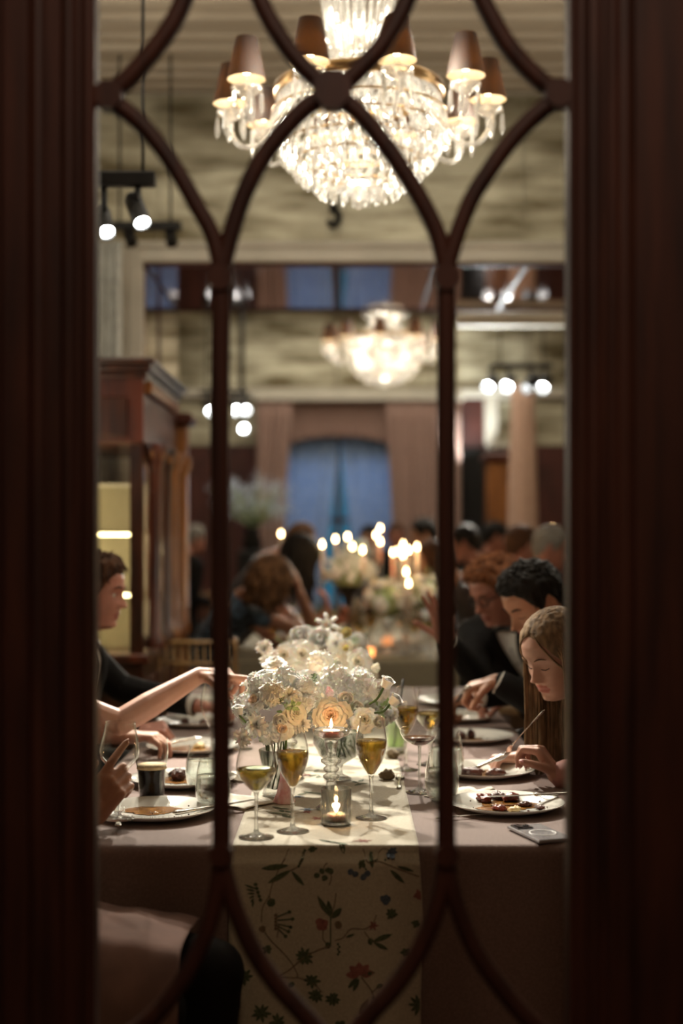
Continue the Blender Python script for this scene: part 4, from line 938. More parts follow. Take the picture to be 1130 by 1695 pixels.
# glass candlestick with dish and small pink candle
def candlestick(loc, label, h=.184, disk=.043, m='glass_thick', s=1.0, cand=True):
    t = thing('glass_candlestick', label, 'candlestick', loc)
    k = h/.184
    MB().lathe([(0, .001), (.034, .001), (.036, .004), (.026, .012), (.017, .035), (.012, .058), (.011, .066), (.019, .072), (.019, .077), (.011, .083), (.018, .089), (.018, .094), (.012, .100), (.024, .108), (.024, .114), (.012, .121),
                (.012, .138), (.015, .150), (.016, .160), (0, .161)], 32).build('stem', m, t).scale = (s, s, k)
    MB().lathe([(.0, .160), (.016, .160), (disk*.95, .172), (disk, .180), (disk*.98, .184), (disk*.93, .181), (disk*.85, .174), (.014, .165), (0, .165)], 40).build('dish', m, t).scale = (1, 1, k)
    return t
c = TG(548, 1341); candlestick(c, 'turned glass candlestick with a wide dish, centre front of the runner')
tealight((c[0], c[1], c[2]+.1655), 'lit tea light in the dish of the turned glass candlestick', 'wax_pink')
c = T(480, 1290); candlestick((c.x, c.y, TZ+.003), 'second glass candlestick standing among the flowers', h=.23)
tealight((c.x, c.y, TZ+.003+.207), 'tea light on the glass candlestick among the flowers', 'wax_pink')
# pink napkin twist between the glasses
mb = MB(); mb.lathe([(.030, .0), (.034, .004), (.022, .03), (.013, .07), (.011, .10), (.016, .12), (.006, .124)], 24, sx=1.0, sy=.7)
mb.v = [(x*(1+.25*math.sin(5*math.atan2(y, x))), y, z) for x, y, z in mb.v]
o = mb.build('napkin_twist', 'petal_pink', None, loc=TG(470, 1332)); o.scale = (.7, .7, .8); tag(o, 'blush pink twisted cloth standing behind the champagne glass', 'cloth')
# mushrooms / name cards: small beige stones and a fork to the right
for px, py, r, lab in ((641, 1290, .018, 'small beige bread crust at runner edge, nearer one'), (650, 1255, .017, 'small beige bread crust at runner edge, further one')):
    food(px, py, r, 'print_brown', lab, 'bread', 'bread_crust', (1.2, .8, .8), seed=px, z=.002)
p = T(659, 1302); fork((p.x, p.y-.05, TZ+.004), math.radians(-3), 'silver fork lying at the runner edge beside the coupe glass')
# phone with ring
p = T(893, 1384); ph = thing('mobile_phone', 'mobile phone lying face down at the front right corner of the table', 'phone', (p.x, p.y, TZ+.0012), math.radians(18))
MB().box((0, 0, .0045), (.078, .155, .008), ch=.002).build('body', 'phone_case', ph, smooth=False)
MB().box((-.017, .052, .010), (.036, .038, .003), ch=.001).build('camera_bump', 'phone_body', ph, smooth=False)
mb = MB()
for a, b in ((-.026, .060), (-.026, .044), (-.009, .052)): mb.lathe([(0, .0118), (.006, .0118), (.007, .0135), (.0055, .0138), (0, .0128)], 16, (a, b, 0))
mb.build('lenses', 'phone_body', ph)
mb = MB(); mb.lathe([(.026, .0087), (.026, .0096), (.029, .0096), (.029, .0087)], 40, (0, -.014, 0)); mb.build('magnet_ring', 'phone_ring', ph)

# ------------------------------------------------------------------ flowers
def petal(mb, a, base, r0, r1, z0, z1, wid, curl, ruf=0.0, mi=0, seed=0.0, nu=6, nv=5):
    def g(u, v):
        uu = (u-.5)*2; w = wid*math.sin(min(1, .25+v*1.1)*PI/2)*(1-.25*max(0, v-.7)/.3)
        r = r0+(r1-r0)*v**1.3-.18*r1*uu*uu*(1-v)+curl*max(0, v-.65)**1.3*2; z = z0+(z1-z0)*math.sin(v*PI/2)**.9-abs(curl)*max(0, v-.7)*1.6-.10*uu*uu*(z1-z0)*v
        th = a+uu*w/max(r, .15)*.5; rr = r+ruf*math.sin(uu*7+seed)*v; return Vector((rr*math.cos(th), rr*math.sin(th), z+ruf*.6*math.cos(uu*6+seed*2)*v))
    mb.grid(g, nu, nv, mi)
def flower_mesh(kind, m, seed=0, m2=None):
    r = random.Random(seed); mb = MB()
    if kind == 'rose':
        for k in range(32):
            t = k/31; a = k*2.4+r.uniform(-.25, .25); q = r.uniform(-.03, .05)
            petal(mb, a, 0, .03+.34*t, .09+.78*t**1.1+q, -.55, .72-.62*t**1.4+q, .34+.80*t, .03+.30*t**1.5, .01+.022*t, 1 if t < .40 and m2 else 0, seed+k, 6, 6)
    elif kind == 'ranunculus':
        for k in range(22):
            t = k/21; a = k*2.4; petal(mb, a, 0, .15+.35*t, .22+.62*t, -.55, .62-.25*t, .5+.75*t, -.25*(1-t*.4), .015, 0, seed+k)
    elif kind == 'ruffle':
        for k in range(80):
            z = 1-1.6*(k+.5)/80; rr = math.sqrt(max(0, 1-z*z)); a = k*2.4; c = Vector((rr*math.cos(a), rr*math.sin(a), z))*.80*r.uniform(.9, 1.05)
            n = c.normalized(); x = n.orthogonal().normalized(); y = n.cross(x)
            for j in range(4):
                b = j*PI/2+k; d = (x*math.cos(b)+y*math.sin(b)); e = n.cross(d); s = .24*r.uniform(.8, 1.25)
                mb.add([c, c+d*s*.6+e*s*.5+n*.05, c+d*s*1.1+n*(.10+r.uniform(-.04, .05)), c+d*s*.6-e*s*.5+n*.05], [(0, 1, 2, 3)])
    elif kind == 'sweet_pea':
        for k in range(7):
            a = k*2.4; petal(mb, a, 0, .08, .5+.35*r.random(), -.3, .5+.3*r.random(), 1.0, .3, .13, 1 if k % 3 == 0 and m2 else 0, k+seed, 8, 6)
    elif kind == 'lily':
        for k in range(6): petal(mb, k*PI/3, 0, .1, .8, -.6, .75, .45, .5, .02, 0, k)
    elif kind == 'sprig':
        for k in range(14):
            a = k*2.4; h = -.8+.13*k
            L_ = .5*(1-.03*k); d = Vector((math.cos(a), math.sin(a), .5)); s_ = Vector((-math.sin(a), math.cos(a), 0))*.11; c = Vector((0, 0, h))
            mb.add([c, c+d*L_*.5+s_, c+d*L_+Vector((0, 0, -.05)), c+d*L_*.5-s_], [(0, 1, 2, 3)])
        mb.tube([(0, 0, -1), (0, 0, 1)], .02, 5)
    elif kind == 'astilbe':
        for k in range(90):
            h = k/90; a = k*2.4; L_ = .30*(1-h)+.05; c = Vector((L_*math.cos(a), L_*math.sin(a), -.4+1.5*h+.1*math.sin(k))); mb.ball(c, .055, 5, 3)
    return mb.mesh('flower', [m, m2] if m2 else m)
FM = {}
def FL(kind, m, seed=0, m2=None):
    k = (kind, m, seed, m2)
    if k not in FM: FM[k] = flower_mesh(kind, m, seed, m2)
    return FM[k]
stemm = {}
def put(parent, name, me, pos, r, direction=None, origin=None, green=True, lab=None):
    o = bpy.data.objects.new(name, me); COL.objects.link(o); o.parent = parent; base = parent.location
    o.location = Vector(pos)-base; d = Vector(direction or (0, 0, 1)).normalized()
    o.rotation_euler = (d.to_track_quat('Z', 'Y').to_matrix()@Matrix.Rotation(random.uniform(0, 6), 3, 'Z')).to_euler(); o.scale = (r, r, r)
    if lab: o['label'] = lab
    return o
def stem_tube(parent, a, b, bend=(0, 0, 0), r=.0022):
    a, b = Vector(a)-parent.location, Vector(b)-parent.location; m = (a+b)/2+Vector(bend)
    return MB().tube(catmull([a, m, b], 5), r, 6).build('stem', 'leaf_green', parent)
CAM0 = Vector((0, 0, CAMZ))
def bouquet(loc, label, flowers, centre, vase=None, n_fill=0, rad=(.2, .2, .12), seed=1, kinds=None, zmin=None):
    t = thing('flower_arrangement', label, 'flowers', loc); r = random.Random(seed); C0 = Vector(centre)
    for (kind, m, m2, px, py, Y, d, sd) in flowers:
        pos = P(px, py, Y); dr = (pos-C0).normalized()*.8+(CAM0-pos).normalized()*(.95 if kind == 'rose' else .55)+Vector((0, 0, .35))
        put(t, kind_name(kind), FL(kind, m, sd, m2), pos, d/2, dr)
    for k in range(n_fill):
        z = r.uniform(-.25, 1); a = r.uniform(0, 2*PI); q = math.sqrt(max(0, 1-z*z)); s = r.uniform(.80, 1.0)
        pos = C0+Vector((rad[0]*q*math.cos(a), rad[1]*q*math.sin(a), rad[2]*z))*s
        if zmin and pos.z < zmin: pos.z = zmin+.01
        kind, m, m2 = r.choice(kinds); put(t, kind_name(kind), FL(kind, m, r.randint(0, 1), m2), pos, r.uniform(.022, .036)*(1.5 if kind == 'sprig' else 1), (pos-C0)+Vector((0, 0, .03)))
    return t
def kind_name(k): return {'rose': 'rose', 'ranunculus': 'ranunculus', 'ruffle': 'hydrangea', 'sweet_pea': 'sweet_pea', 'lily': 'lily', 'sprig': 'leaf_sprig', 'astilbe': 'astilbe_spike'}[k]
W_, CR, PE, PK, YL = 'petal_white', 'petal_cream', 'petal_peach', 'petal_pink', 'petal_yellow'
KW = [('rose', W_, None), ('rose', W_, CR), ('ranunculus', W_, None), ('ranunculus', W_, None), ('ruffle', W_, None), ('sweet_pea', W_, None), ('sweet_pea', CR, None), ('rose', CR, None), ('sprig', 'leaf_pale', None), ('ruffle', W_, None), ('rose', W_, PE), ('ruffle', CR, None)]
b = T(560, 1292); b.z = TZ+.003
fa = bouquet((b.x, b.y, b.z), 'near low white and peach flower arrangement in a footed glass bowl', [
    ('rose', CR, PE, 548, 1186, 3.42, .098, 0), ('rose', W_, CR, 603, 1192, 3.46, .070, 1), ('ruffle', W_, None, 596, 1140, 3.58, .095, 0), ('ruffle', W_, None, 555, 1128, 3.60, .095, 1),
    ('rose', W_, None, 628, 1142, 3.55, .060, 0), ('ranunculus', W_, None, 572, 1158, 3.46, .055, 0), ('ruffle', CR, None, 512, 1162, 3.52, .07, 0), ('rose', W_, None, 506, 1128, 3.60, .07, 1),
    ('ranunculus', W_, None, 627, 1196, 3.44, .045, 1), ('sweet_pea', W_, None, 500, 1200, 3.42, .055, 0), ('astilbe', PK, None, 545, 1145, 3.48, .060, 0),
    ('sprig', 'leaf_green', None, 520, 1122, 3.5, .04, 0), ('rose', W_, CR, 486, 1152, 3.5, .06, 0), ('ranunculus', CR, None, 590, 1172, 3.5, .05, 0)],
    (b.x+.02, b.y+.05, .93), n_fill=64, rad=(.12, .13, .09), seed=3, kinds=KW, zmin=.90)
MB().lathe([(0, .001), (.030, .001), (.036, .005), (.012, .014), (.009, .030), (.014, .040), (.050, .062), (.066, .095), (.063, .125), (.060, .126), (.059, .122), (.062, .095), (.046, .066), (0, .045)], 40).build('glass_bowl', 'glass_thick', fa)
MB().lathe([(0, .05), (.045, .068), (.060, .095), (.058, .112), (0, .112)], 32).build('water', 'water', fa)
for k in range(16):
    a = 2*PI*k/16; stem_tube(fa, (b.x+.045*math.cos(a), b.y+.045*math.sin(a), b.z+.065), (b.x+.03*math.cos(a+2.2), b.y+.03*math.sin(a+2.2), b.z+.14), (.01*math.cos(a*3), .01*math.sin(a*2), 0))
for (px, py, Y, s, qx, qy) in ((641, 1129, 3.40, .050, 612, 1165), (654, 1158, 3.38, .050, 620, 1180)):
    pos = P(px, py, Y); put(fa, 'ranunculus_bud', FL('ranunculus', W_, 1), pos, s/2*1.05, (-(P(qx, qy, Y)-pos)).normalized()+Vector((0, -.2, .4)), lab='white ranunculus bud on a bent green stem'); stem_tube(fa, pos+(P(qx, qy, Y)-pos)*.15, P(qx, qy, Y+.02), (0, -.01, -.008), .0030)
    cal = put(fa, 'calyx', FL('sprig', 'leaf_green', 0), pos+(P(qx, qy, Y)-pos)*.32, .013, P(qx, qy, Y)-pos)
b = T(455, 1318); b.z = TZ+.003
fb = bouquet((b.x, b.y, b.z), 'small white and pink flower arrangement in a glass vase, left of the candlestick', [
    ('rose', W_, PE, 466, 1206, 3.40, .066, 1), ('sweet_pea', W_, None, 425, 1200, 3.36, .062, 0), ('rose', CR, None, 492, 1176, 3.52, .06, 0), ('sweet_pea', W_, PK, 408, 1135, 3.62, .040, 1),
    ('sweet_pea', W_, PK, 455, 1128, 3.62, .058, 0), ('ranunculus', W_, None, 440, 1165, 3.48, .05, 0), ('rose', W_, None, 455, 1100, 3.8, .07, 0), ('sweet_pea', W_, None, 402, 1222, 3.34, .05, 1), ('sprig', 'leaf_green', None, 464, 1160, 3.4, .03, 0), ('ruffle', W_, None, 470, 1150, 3.55, .07, 1),
    ('ruffle', W_, None, 445, 1215, 3.42, .06, 0)],
    (b.x, b.y+.05, .96), n_fill=40, rad=(.095, .11, .085), seed=5, kinds=KW, zmin=.9)
MB().lathe([(0, .001), (.030, .001), (.032, .004), (.026, .02), (.030, .06), (.040, .110), (.038, .112), (.028, .06), (.022, .02), (0, .012)], 36).build('glass_vase', 'glass_thick', fb)
for k in range(10): a = 2*PI*k/10; stem_tube(fb, (b.x+.018*math.cos(a), b.y+.018*math.sin(a), b.z+.018), (b.x+.03*math.cos(a+1), b.y+.03*math.sin(a+1), b.z+.16), (.004, 0, 0), .002)
pos = P(394, 1174, 3.33); put(fb, 'rose_bud', FL('ranunculus', W_, 0), pos, .022, (-.1, -.1, 1), lab='single white bud on a dark stem'); stem_tube(fb, P(396, 1184, 3.33), P(420, 1218, 3.38), (0, 0, .004), .0025)
b = T(530, 1205); b.z = TZ+.003
fc = bouquet((b.x, b.y, b.z), 'large rear bank of white ranunculus and roses along the runner', [
    ('ranunculus', W_, None, 528, 1058, 4.15, .085, 0), ('ranunculus', W_, None, 496, 1052, 4.25, .08, 1), ('rose', W_, CR, 499, 1085, 4.05, .10, 1), ('rose', W_, CR, 470, 1085, 4.0, .07, 0), ('lily', W_, None, 541, 1036, 4.3, .07, 0),
    ('ranunculus', YL, None, 573, 1048, 4.35, .048, 0), ('rose', W_, None, 556, 1066, 4.2, .07, 0), ('rose', CR, YL, 572, 1074, 4.1, .05, 1), ('ranunculus', CR, None, 590, 1075, 4.15, .045, 1), ('sweet_pea', W_, None, 437, 1074, 4.05, .055, 0), ('sweet_pea', W_, None, 446, 1093, 4.05, .06, 1),
    ('rose', W_, CR, 592, 1098, 3.95, .09, 1), ('rose', CR, None, 558, 1100, 3.9, .07, 0), ('ruffle', W_, None, 530, 1098, 3.85, .08, 0), ('ranunculus', CR, None, 600, 1122, 3.8, .05, 0), ('astilbe', CR, None, 622, 1105, 3.9, .07, 0)],
    (b.x, b.y+.10, .93), n_fill=110, rad=(.18, .34, .13), seed=9, kinds=KW, zmin=.88)
MB().lathe([(0, .001), (.05, .001), (.06, .01), (.09, .07), (.10, .12), (.097, .12), (.085, .07), (0, .02)], 36).build('glass_bowl', 'glass_thick', fc)
for k in range(12): a = 2*PI*k/12; stem_tube(fc, (b.x+.03*math.cos(a), b.y+.03*math.sin(a), b.z+.02), (b.x+.10*math.cos(a+.5), b.y+.14*math.sin(a+.5), b.z+.16), (0, 0, -.01), .002)
# white arrangement in a dark vase and the pale mixed one on the far table
def far_bq(px, py, Y, label, vm, w, h, kinds, seed, n=44):
    c = P(px, py, Y); t = bouquet((c.x, c.y, TZ+.001), label, [], c, n_fill=n, rad=(w/2, w/2, h/2), seed=seed, kinds=kinds)
    H = c.z-TZ-.03
    MB().lathe([(0, 0), (.05, 0), (.055, .01), (.02, .03), (.015, H*.5), (.03, H*.7), (.07, H*.85), (.075, H), (.07, H), (.0, H*.9)], 28).build('vase', vm, t)
    MB().ball((0, 0, H+.03), (w*.36, w*.36, h*.34), 12, 8).build('foliage', 'leaf_pale', t); return t
far_bq(576, 950, 8.35, 'white flower arrangement in a dark vase on the second table', 'black_metal', .34, .26, KW[:6], 21, 52)
far_bq(640, 995, 7.75, 'cream and yellow arrangement nearer on the second table, left of the tall tapers', 'glass_thick', .26, .26, KW+[('rose', CR, YL), ('rose', YL, None)], 22, 48)
far_bq(703, 985, 7.95, 'cream and peach arrangement on the second table by the right glazing bar', 'glass_thick', .26, .22, KW+[('rose', CR, PE)], 23, 40)
far_bq(590, 915, 10.2, 'small far white arrangement at the back of the second table', 'glass_thick', .25, .2, KW[:4], 24, 24)

# ------------------------------------------------------------------ candles on the far tables
TAPERS = [(533, 902, 8.0, 955, 'leftmost of the taper row left of the white flowers'), (555, 893, 8.6, 940, 'second from left in the taper row behind the white flowers'), (575, 889, 9.2, 925, 'third from left in the taper row'), (583, 905, 8.9, 930, 'short taper left of centre behind the white flowers'),
    (600, 911, 7.9, 955, 'taper at the right of the white flower arrangement'), (629, 875, 9.6, 930, 'tallest far taper at centre'), (622, 886, 9.3, 930, 'far taper just left of the tallest'), (629, 897, 8.8, 935, 'taper below the tallest one'),
    (650, 915, 7.95, 985, 'leftmost taper of the right-hand cluster'), (659, 913, 8.3, 975, 'second taper of the right-hand cluster'), (667, 902, 8.5, 975, 'tall middle taper of the right-hand cluster'), (676, 911, 8.1, 985, 'taper right of the middle of the right-hand cluster'),
    (667, 919, 7.8, 985, 'low front taper of the right-hand cluster'), (690, 906, 7.9, 985, 'rightmost taper of the cluster, by the glazing bar'), (672, 947, 7.55, 1010, 'low taper nearest on the second table, left of two'), (676, 966, 7.45, 1020, 'lowest taper at the near end of the second table'),
    (465, 884, 9.4, 925, 'lone taper at left behind the curly-haired woman')]
for (px, py, Y, pb, lab) in TAPERS+[(874, 877, 9.7, 925, 'left taper behind the dark-haired man, on the third table'), (905, 881, 9.9, 925, 'middle taper behind the dark-haired man'), (915, 875, 10.4, 925, 'right taper by the door stile, on the third table')]:
    top = P(px, py, Y); bz = max(P(px, pb, Y).z, TZ+.12); x, y = top.x, top.y; H = bz-TZ-.001
    cs = thing('taper_holder', 'slim glass holder under the '+lab, 'candlestick', (x, y, TZ+.001))
    MB().lathe([(0, 0), (.035, 0), (.037, .004), (.012, .012), (.007, .03), (.012, H*.4), (.007, H*.6), (.014, H*.85), (.015, H), (0, H-.001)], 16).build('holder', 'glass_thick', cs)
    tp = thing('taper_candle', 'pale lit taper candle, '+lab, 'candle', (x, y, bz+.0005)); L_ = top.z-bz-.018
    MB().lathe([(0, 0), (.011, 0), (.0095, L_-.003), (.007, L_), (0, L_)], 12).build('wax', 'wax_pink' if px in (629, 650) else 'wax', tp)
    MB().tube([(0, 0, L_), (0, 0, L_+.008)], .0012, 5).build('wick', 'wick', tp)
    MB().lathe([(0, 0), (.007, .006), (.0085, .014), (.004, .028), (0, .040)], 10, (0, 0, L_+.003)).build('flame', 'flame', tp)
for x, y in ((.0, 7.7), (.36, 7.8), (.1, 8.7), (1.4, 9.5)): lamp('POINT', 'taper_light', (x, y, 1.33), 1.4, (1, .62, .32), .03)
# glasses on the second table
rr = random.Random(5)
spots = []
for k in range(34):
    for _ in range(30):
        x, y = rr.uniform(-.42, .50), 7.4+rr.random()**1.6*2.6
        if all(math.hypot(x-a, y-b_) > .095 for a, b_ in spots) and abs(x-P(640, 0, 7.75).x) > .06: break
    spots.append((x, y)); kd = rr.choice(('tulip', 'wide', 'tumbler'))
    glass(kd, (x, y, TZ+.001), ('empty' if k % 3 == 0 else 'filled')+' out-of-focus %s standing among others on the second table' % {'tulip': 'champagne glass', 'wide': 'wine glass', 'tumbler': 'water tumbler'}[kd], group=('empty ' if k % 3 == 0 else 'filled ')+kd+' glasses on the second table', s=1.1, empty=(k % 3 == 0))
gl = [o for o in bpy.data.objects if o.get('group', '').endswith('glasses on the second table')]
ORD = ['front', 'second', 'third', 'fourth', 'fifth', 'sixth', 'seventh', 'eighth', 'ninth', 'tenth', 'eleventh', 'twelfth']
cls = {}
for o in gl:
    side = 'left side' if o.location.x < -.12 else ('middle' if o.location.x < .20 else 'right side'); cls.setdefault((o['group'], side), []).append(o)
for (g_, side), l in cls.items():
    l.sort(key=lambda o: o.location.y); w = l[0]['label'].split(' standing')[0].replace('out-of-focus ', 'blurred ')
    for q, o in enumerate(l): o['label'] = '%s on the second table, %s, %s' % (w, side, 'nearest of its kind' if q == 0 else ORD[q]+' from the front')
# small votives glowing on the second table
for k, (px, py) in enumerate(((493, 1006), (569, 1014), (557, 1003), (478, 1030), (640, 1036), (612, 1060))):
    Y = 7.5+.25*((k*7) % 5); p = P(px, py, Y); tag(MB().lathe([(0, 0), (.022, 0), (.022, .04), (0, .04)], 14).build('votive_candle', 'ember', None, loc=(p.x, Y, TZ+.001)), 'tiny glowing votive candle on the second table, %s' % {478: 'leftmost', 493: 'second from left', 557: 'third from left', 569: 'fourth from left', 612: 'second from right', 640: 'rightmost'}[px], 'candle', 'votives on the second table')

# ------------------------------------------------------------------ chairs
def chiavari(loc, rz, label, group=None):
    t = thing('chiavari_chair', label, 'chair', loc, rz, group)
    for x in (-.185, .185):
        MB().tube([(x, -.18, 0), (x*.97, -.185, .44)], .013, 8).build('leg', 'chair_wood', t)
        MB().tube(catmull([(x, .20, 0), (x*.97, .185, .45), (x*.95, .20, .70), (x*.95, .235, .92)], 4), .013, 8).build('leg', 'chair_wood', t)
    MB().box((0, 0, .45), (.39, .39, .025), ch=.008).build('seat', 'chair_wood', t, smooth=False); MB().box((0, 0, .480), (.38, .38, .035), ch=.015).build('seat_pad', 'chair_pad', t)
    for z, y in ((.90, .232), (.80, .215), (.62, .195), (.56, .190)): MB().tube([(-.18, y, z), (0, y+.012, z), (.18, y, z)], .009, 6).build('back_rail', 'chair_wood', t)
    mb = MB()
    for k in range(9): x = -.14+.035*k; MB().tube([(x, .203, .62), (x, .228, .90)], .005, 6).build('spindle', 'chair_wood', t)
    for z in (.18, .26): MB().tube([(-.18, -.18, z), (.18, -.18, z)], .008, 6).build('stretcher', 'chair_wood', t)
    for x in (-.18, .18): MB().tube([(x, -.18, .22), (x, .19, .22)], .008, 6).build('stretcher', 'chair_wood', t)
    return t
chair = chiavari((-.66, 6.7, 0), math.radians(176), 'pale spindle-backed chair, nearer of two at left beside the glazing bar')
CH = [((-1.25, 12.2, 0), 170, 'pale spindle-backed chair further back at left, behind the nearer one'), ((-.70, 5.40, 0), 84, 'spindle-backed chair at the left end of the near table'),
      ((.92, 3.86, 0), -90, 'spindle-backed chair under the blonde woman'), ((.98, 4.50, 0), -92, 'spindle-backed chair under the dark-haired man'), ((.96, 5.12, 0), -90, 'spindle-backed chair under the man with glasses'),
      ((-1.0, 3.95, 0), 90, 'spindle-backed chair under the pointing guest'), ((-1.0, 4.60, 0), 90, 'spindle-backed chair under the young man in the dark suit at left'), ((-.97, 2.72, 0), 90, 'spindle-backed chair under the guest at the near left corner'),
      ((-.84, 7.66, 0), 84, 'spindle-backed chair under the curly-haired woman')]
for loc, rz, lab in CH:
    if lab.startswith('spindle-backed chair at the left end'): loc = (-1.02, 5.35, 0); rz = 90
    copy_tree(chair, loc=loc, rz=math.radians(rz), label=lab)

# tall cloud of baby's breath on a dark pedestal
c = P(418, 840, 12.7); bb = thing('flower_arrangement', 'tall cloud of bluish-white baby\'s breath on a dark pedestal behind the curly-haired woman', 'flowers', (c.x, c.y, 0)); H = c.z-.38
MB().box((0, 0, H/2), (.26, .26, H), ch=.02).build('pedestal', 'black_metal', bb, smooth=False); MB().lathe([(0, H), (.07, H), (.09, H+.05), (.06, H+.16), (.08, H+.2), (0, H+.19)], 20).build('vase', 'black_metal', bb)
mb = MB(); r_ = random.Random(4)
for k in range(70):
    a = r_.uniform(0, 6.28); q = r_.random()**.5; e = Vector((.36*q*math.cos(a), .30*q*math.sin(a), c.z+r_.uniform(-.22, .26)*(1-.5*q)+.05)); mb.tube([(0, 0, H+.18), e*.5+Vector((0, 0, (H+.25)*.5)), e], .003, 4, mi=1)
    for j in range(16): mb.ball(e+Vector((r_.gauss(0, .035), r_.gauss(0, .035), r_.gauss(0, .035))), .008, 5, 3)
o = mb.build('tiny_blossoms', ['breath_white', 'leaf_pale'], bb); o['kind'] = 'stuff'

# ------------------------------------------------------------------ people
from mathutils.bvhtree import BVHTree
def blob(caps, voxel, smooth=3, extra=None):
    """one continuous skin grown round tapered limbs: union of capsules by voxel remesh, relaxed"""
    mb = MB()
    for c in caps: mb.cap(*c)
    if extra: extra(mb)
    me = bpy.data.meshes.new('t'); me.from_pydata(mb.v, [], mb.f); o = bpy.data.objects.new('t', me); COL.objects.link(o)
    md = o.modifiers.new('r', 'REMESH'); md.mode = 'VOXEL'; md.voxel_size = voxel
    if smooth: ms = o.modifiers.new('s', 'SMOOTH'); ms.factor = .5; ms.iterations = smooth
    dg = bpy.context.evaluated_depsgraph_get(); ev = o.evaluated_get(dg).to_mesh()
    out = MB(); n = len(ev.vertices); co = np.empty(n*3); ev.vertices.foreach_get('co', co)
    out.v = [tuple(c) for c in co.reshape(-1, 3)]; out.f = [tuple(p.vertices) for p in ev.polygons]; out.mi = [0]*len(out.f)
    o.evaluated_get(dg).to_mesh_clear(); bpy.data.objects.remove(o); bpy.data.meshes.remove(me); return out
HZ = [-.122, -.112, -.10, -.085, -.06, -.03, 0, .03, .055, .080, .100, .112, .118]
HF = [.035, .066, .082, .085, .088, .090, .089, .094, .090, .076, .055, .034, .004]
HB = [.010, .018, .028, .048, .074, .091, .099, .103, .101, .088, .066, .042, .004]
HW = [.020, .036, .048, .057, .065, .071, .0745, .0765, .075, .067, .050, .032, .004]
def ga(x, s): return math.exp(-x*x/(2*s*s))
def head_pt(th, z, F=1.0, fem=False):
    w, f, b = np.interp(z, HZ, HW), np.interp(z, HZ, HF), np.interp(z, HZ, HB)
    c, s = math.cos(th), math.sin(th); x = w*s; y = f*abs(c)**.80 if c > 0 else -b*abs(c)**.95
    if c > 0:
        m = min(1, c*2.2)
        nz_ = np.interp(z, [-.044, -.040, -.033, -.012, .012, .026], [0, .013, .0265, .016, .006, 0])
        y += m*nz_*ga(x, .0085 if z > -.02 else .0105)*F
        y += m*.0095*ga(z+.037, .006)*(ga(x-.012, .006)+ga(x+.012, .006))
        y -= m*.0125*ga(z-.003, .012)*(ga(x-.031, .015)+ga(x+.031, .015))
        y += m*.0075*ga(z-.001, .0085)*(ga(x-.031, .0105)+ga(x+.031, .0105))
        y += m*(.003 if fem else .006)*ga(z-.022, .007)*(ga(x-.028, .018)+ga(x+.028, .018))
        y += m*(.0060*ga(z+.060, .0042)+.0068*ga(z+.0725, .005)-.0030*ga(z+.0662, .0022)-.003*ga(z+.083, .006))*ga(x, .019)
        y -= m*.002*ga(z+.051, .005)*ga(x, .006)
        y += m*.007*ga(z+.101, .010)*ga(x, .020)
        y += m*.004*ga(z+.022, .016)*(ga(x-.046, .015)+ga(x+.046, .015))
    return Vector((x, y, z))
def head_mesh(nu, nv, F=1.0, fem=False):
    mb = MB(); zs = [(-math.cos(PI*k/nv)*.30+(2*k/nv-1)*.70)*.5+.5 for k in range(nv+1)]; zs = [HZ[0]+(HZ[-1]-HZ[0])*t for t in zs]
    vs = []
    for z in zs:
        for i in range(nu):
            s = 2*i/nu-1; vs.append(head_pt(PI*s*(.45+.55*s*s), z, F, fem))
    fs = [(j*nu+i, j*nu+(i+1) % nu, (j+1)*nu+(i+1) % nu, (j+1)*nu+i) for j in range(nv) for i in range(nu)]
    mi = []
    for f in fs:
        c = sum((vs[k] for k in f), Vector())/4
        lip = c.y > .06 and abs(c.x) < .026-abs(c.z+.066)*.6 and (-.0785 < c.z < -.0555)
        mi.append(1 if lip else 0)
    fs += [tuple(range(nu-1, -1, -1)), tuple(nv*nu+i for i in range(nu))]; mi += [0, 0]; mb.v = [tuple(v) for v in vs]; mb.f = fs; mb.mi = mi
    for s in (-1, 1):   # ears
        c = Vector((s*.078, -.008, -.006)); R = Matrix.Rotation(s*.45, 3, 'Z')@Matrix.Rotation(-.15, 3, 'X')
        mb.ball(c, (.005, .017, .030), 12, 9, 0, R); mb.tube([c+R@Vector((s*.004, .014*math.sin(a)*1.05-.002, .028*math.cos(a))) for a in [k*PI/7-.5 for k in range(8)]], .0042, 6)
        mb.ball(c+Vector((0, .004, -.026)), (.005, .007, .009), 8, 6)
    return mb
def hairline(th, style):
    a = abs(th)
    if style == 'short': return np.interp(a, [0, .5, .85, 1.1, 1.35, 1.60, 1.9, 2.5, PI], [.066, .068, .052, .020, -.012, .016, -.02, -.066, -.072])
    return np.interp(a, [0, .35, .7, 1.0, 1.3, 1.8, 2.5, PI], [.084, .076, .055, .020, -.03, -.07, -.09, -.09])
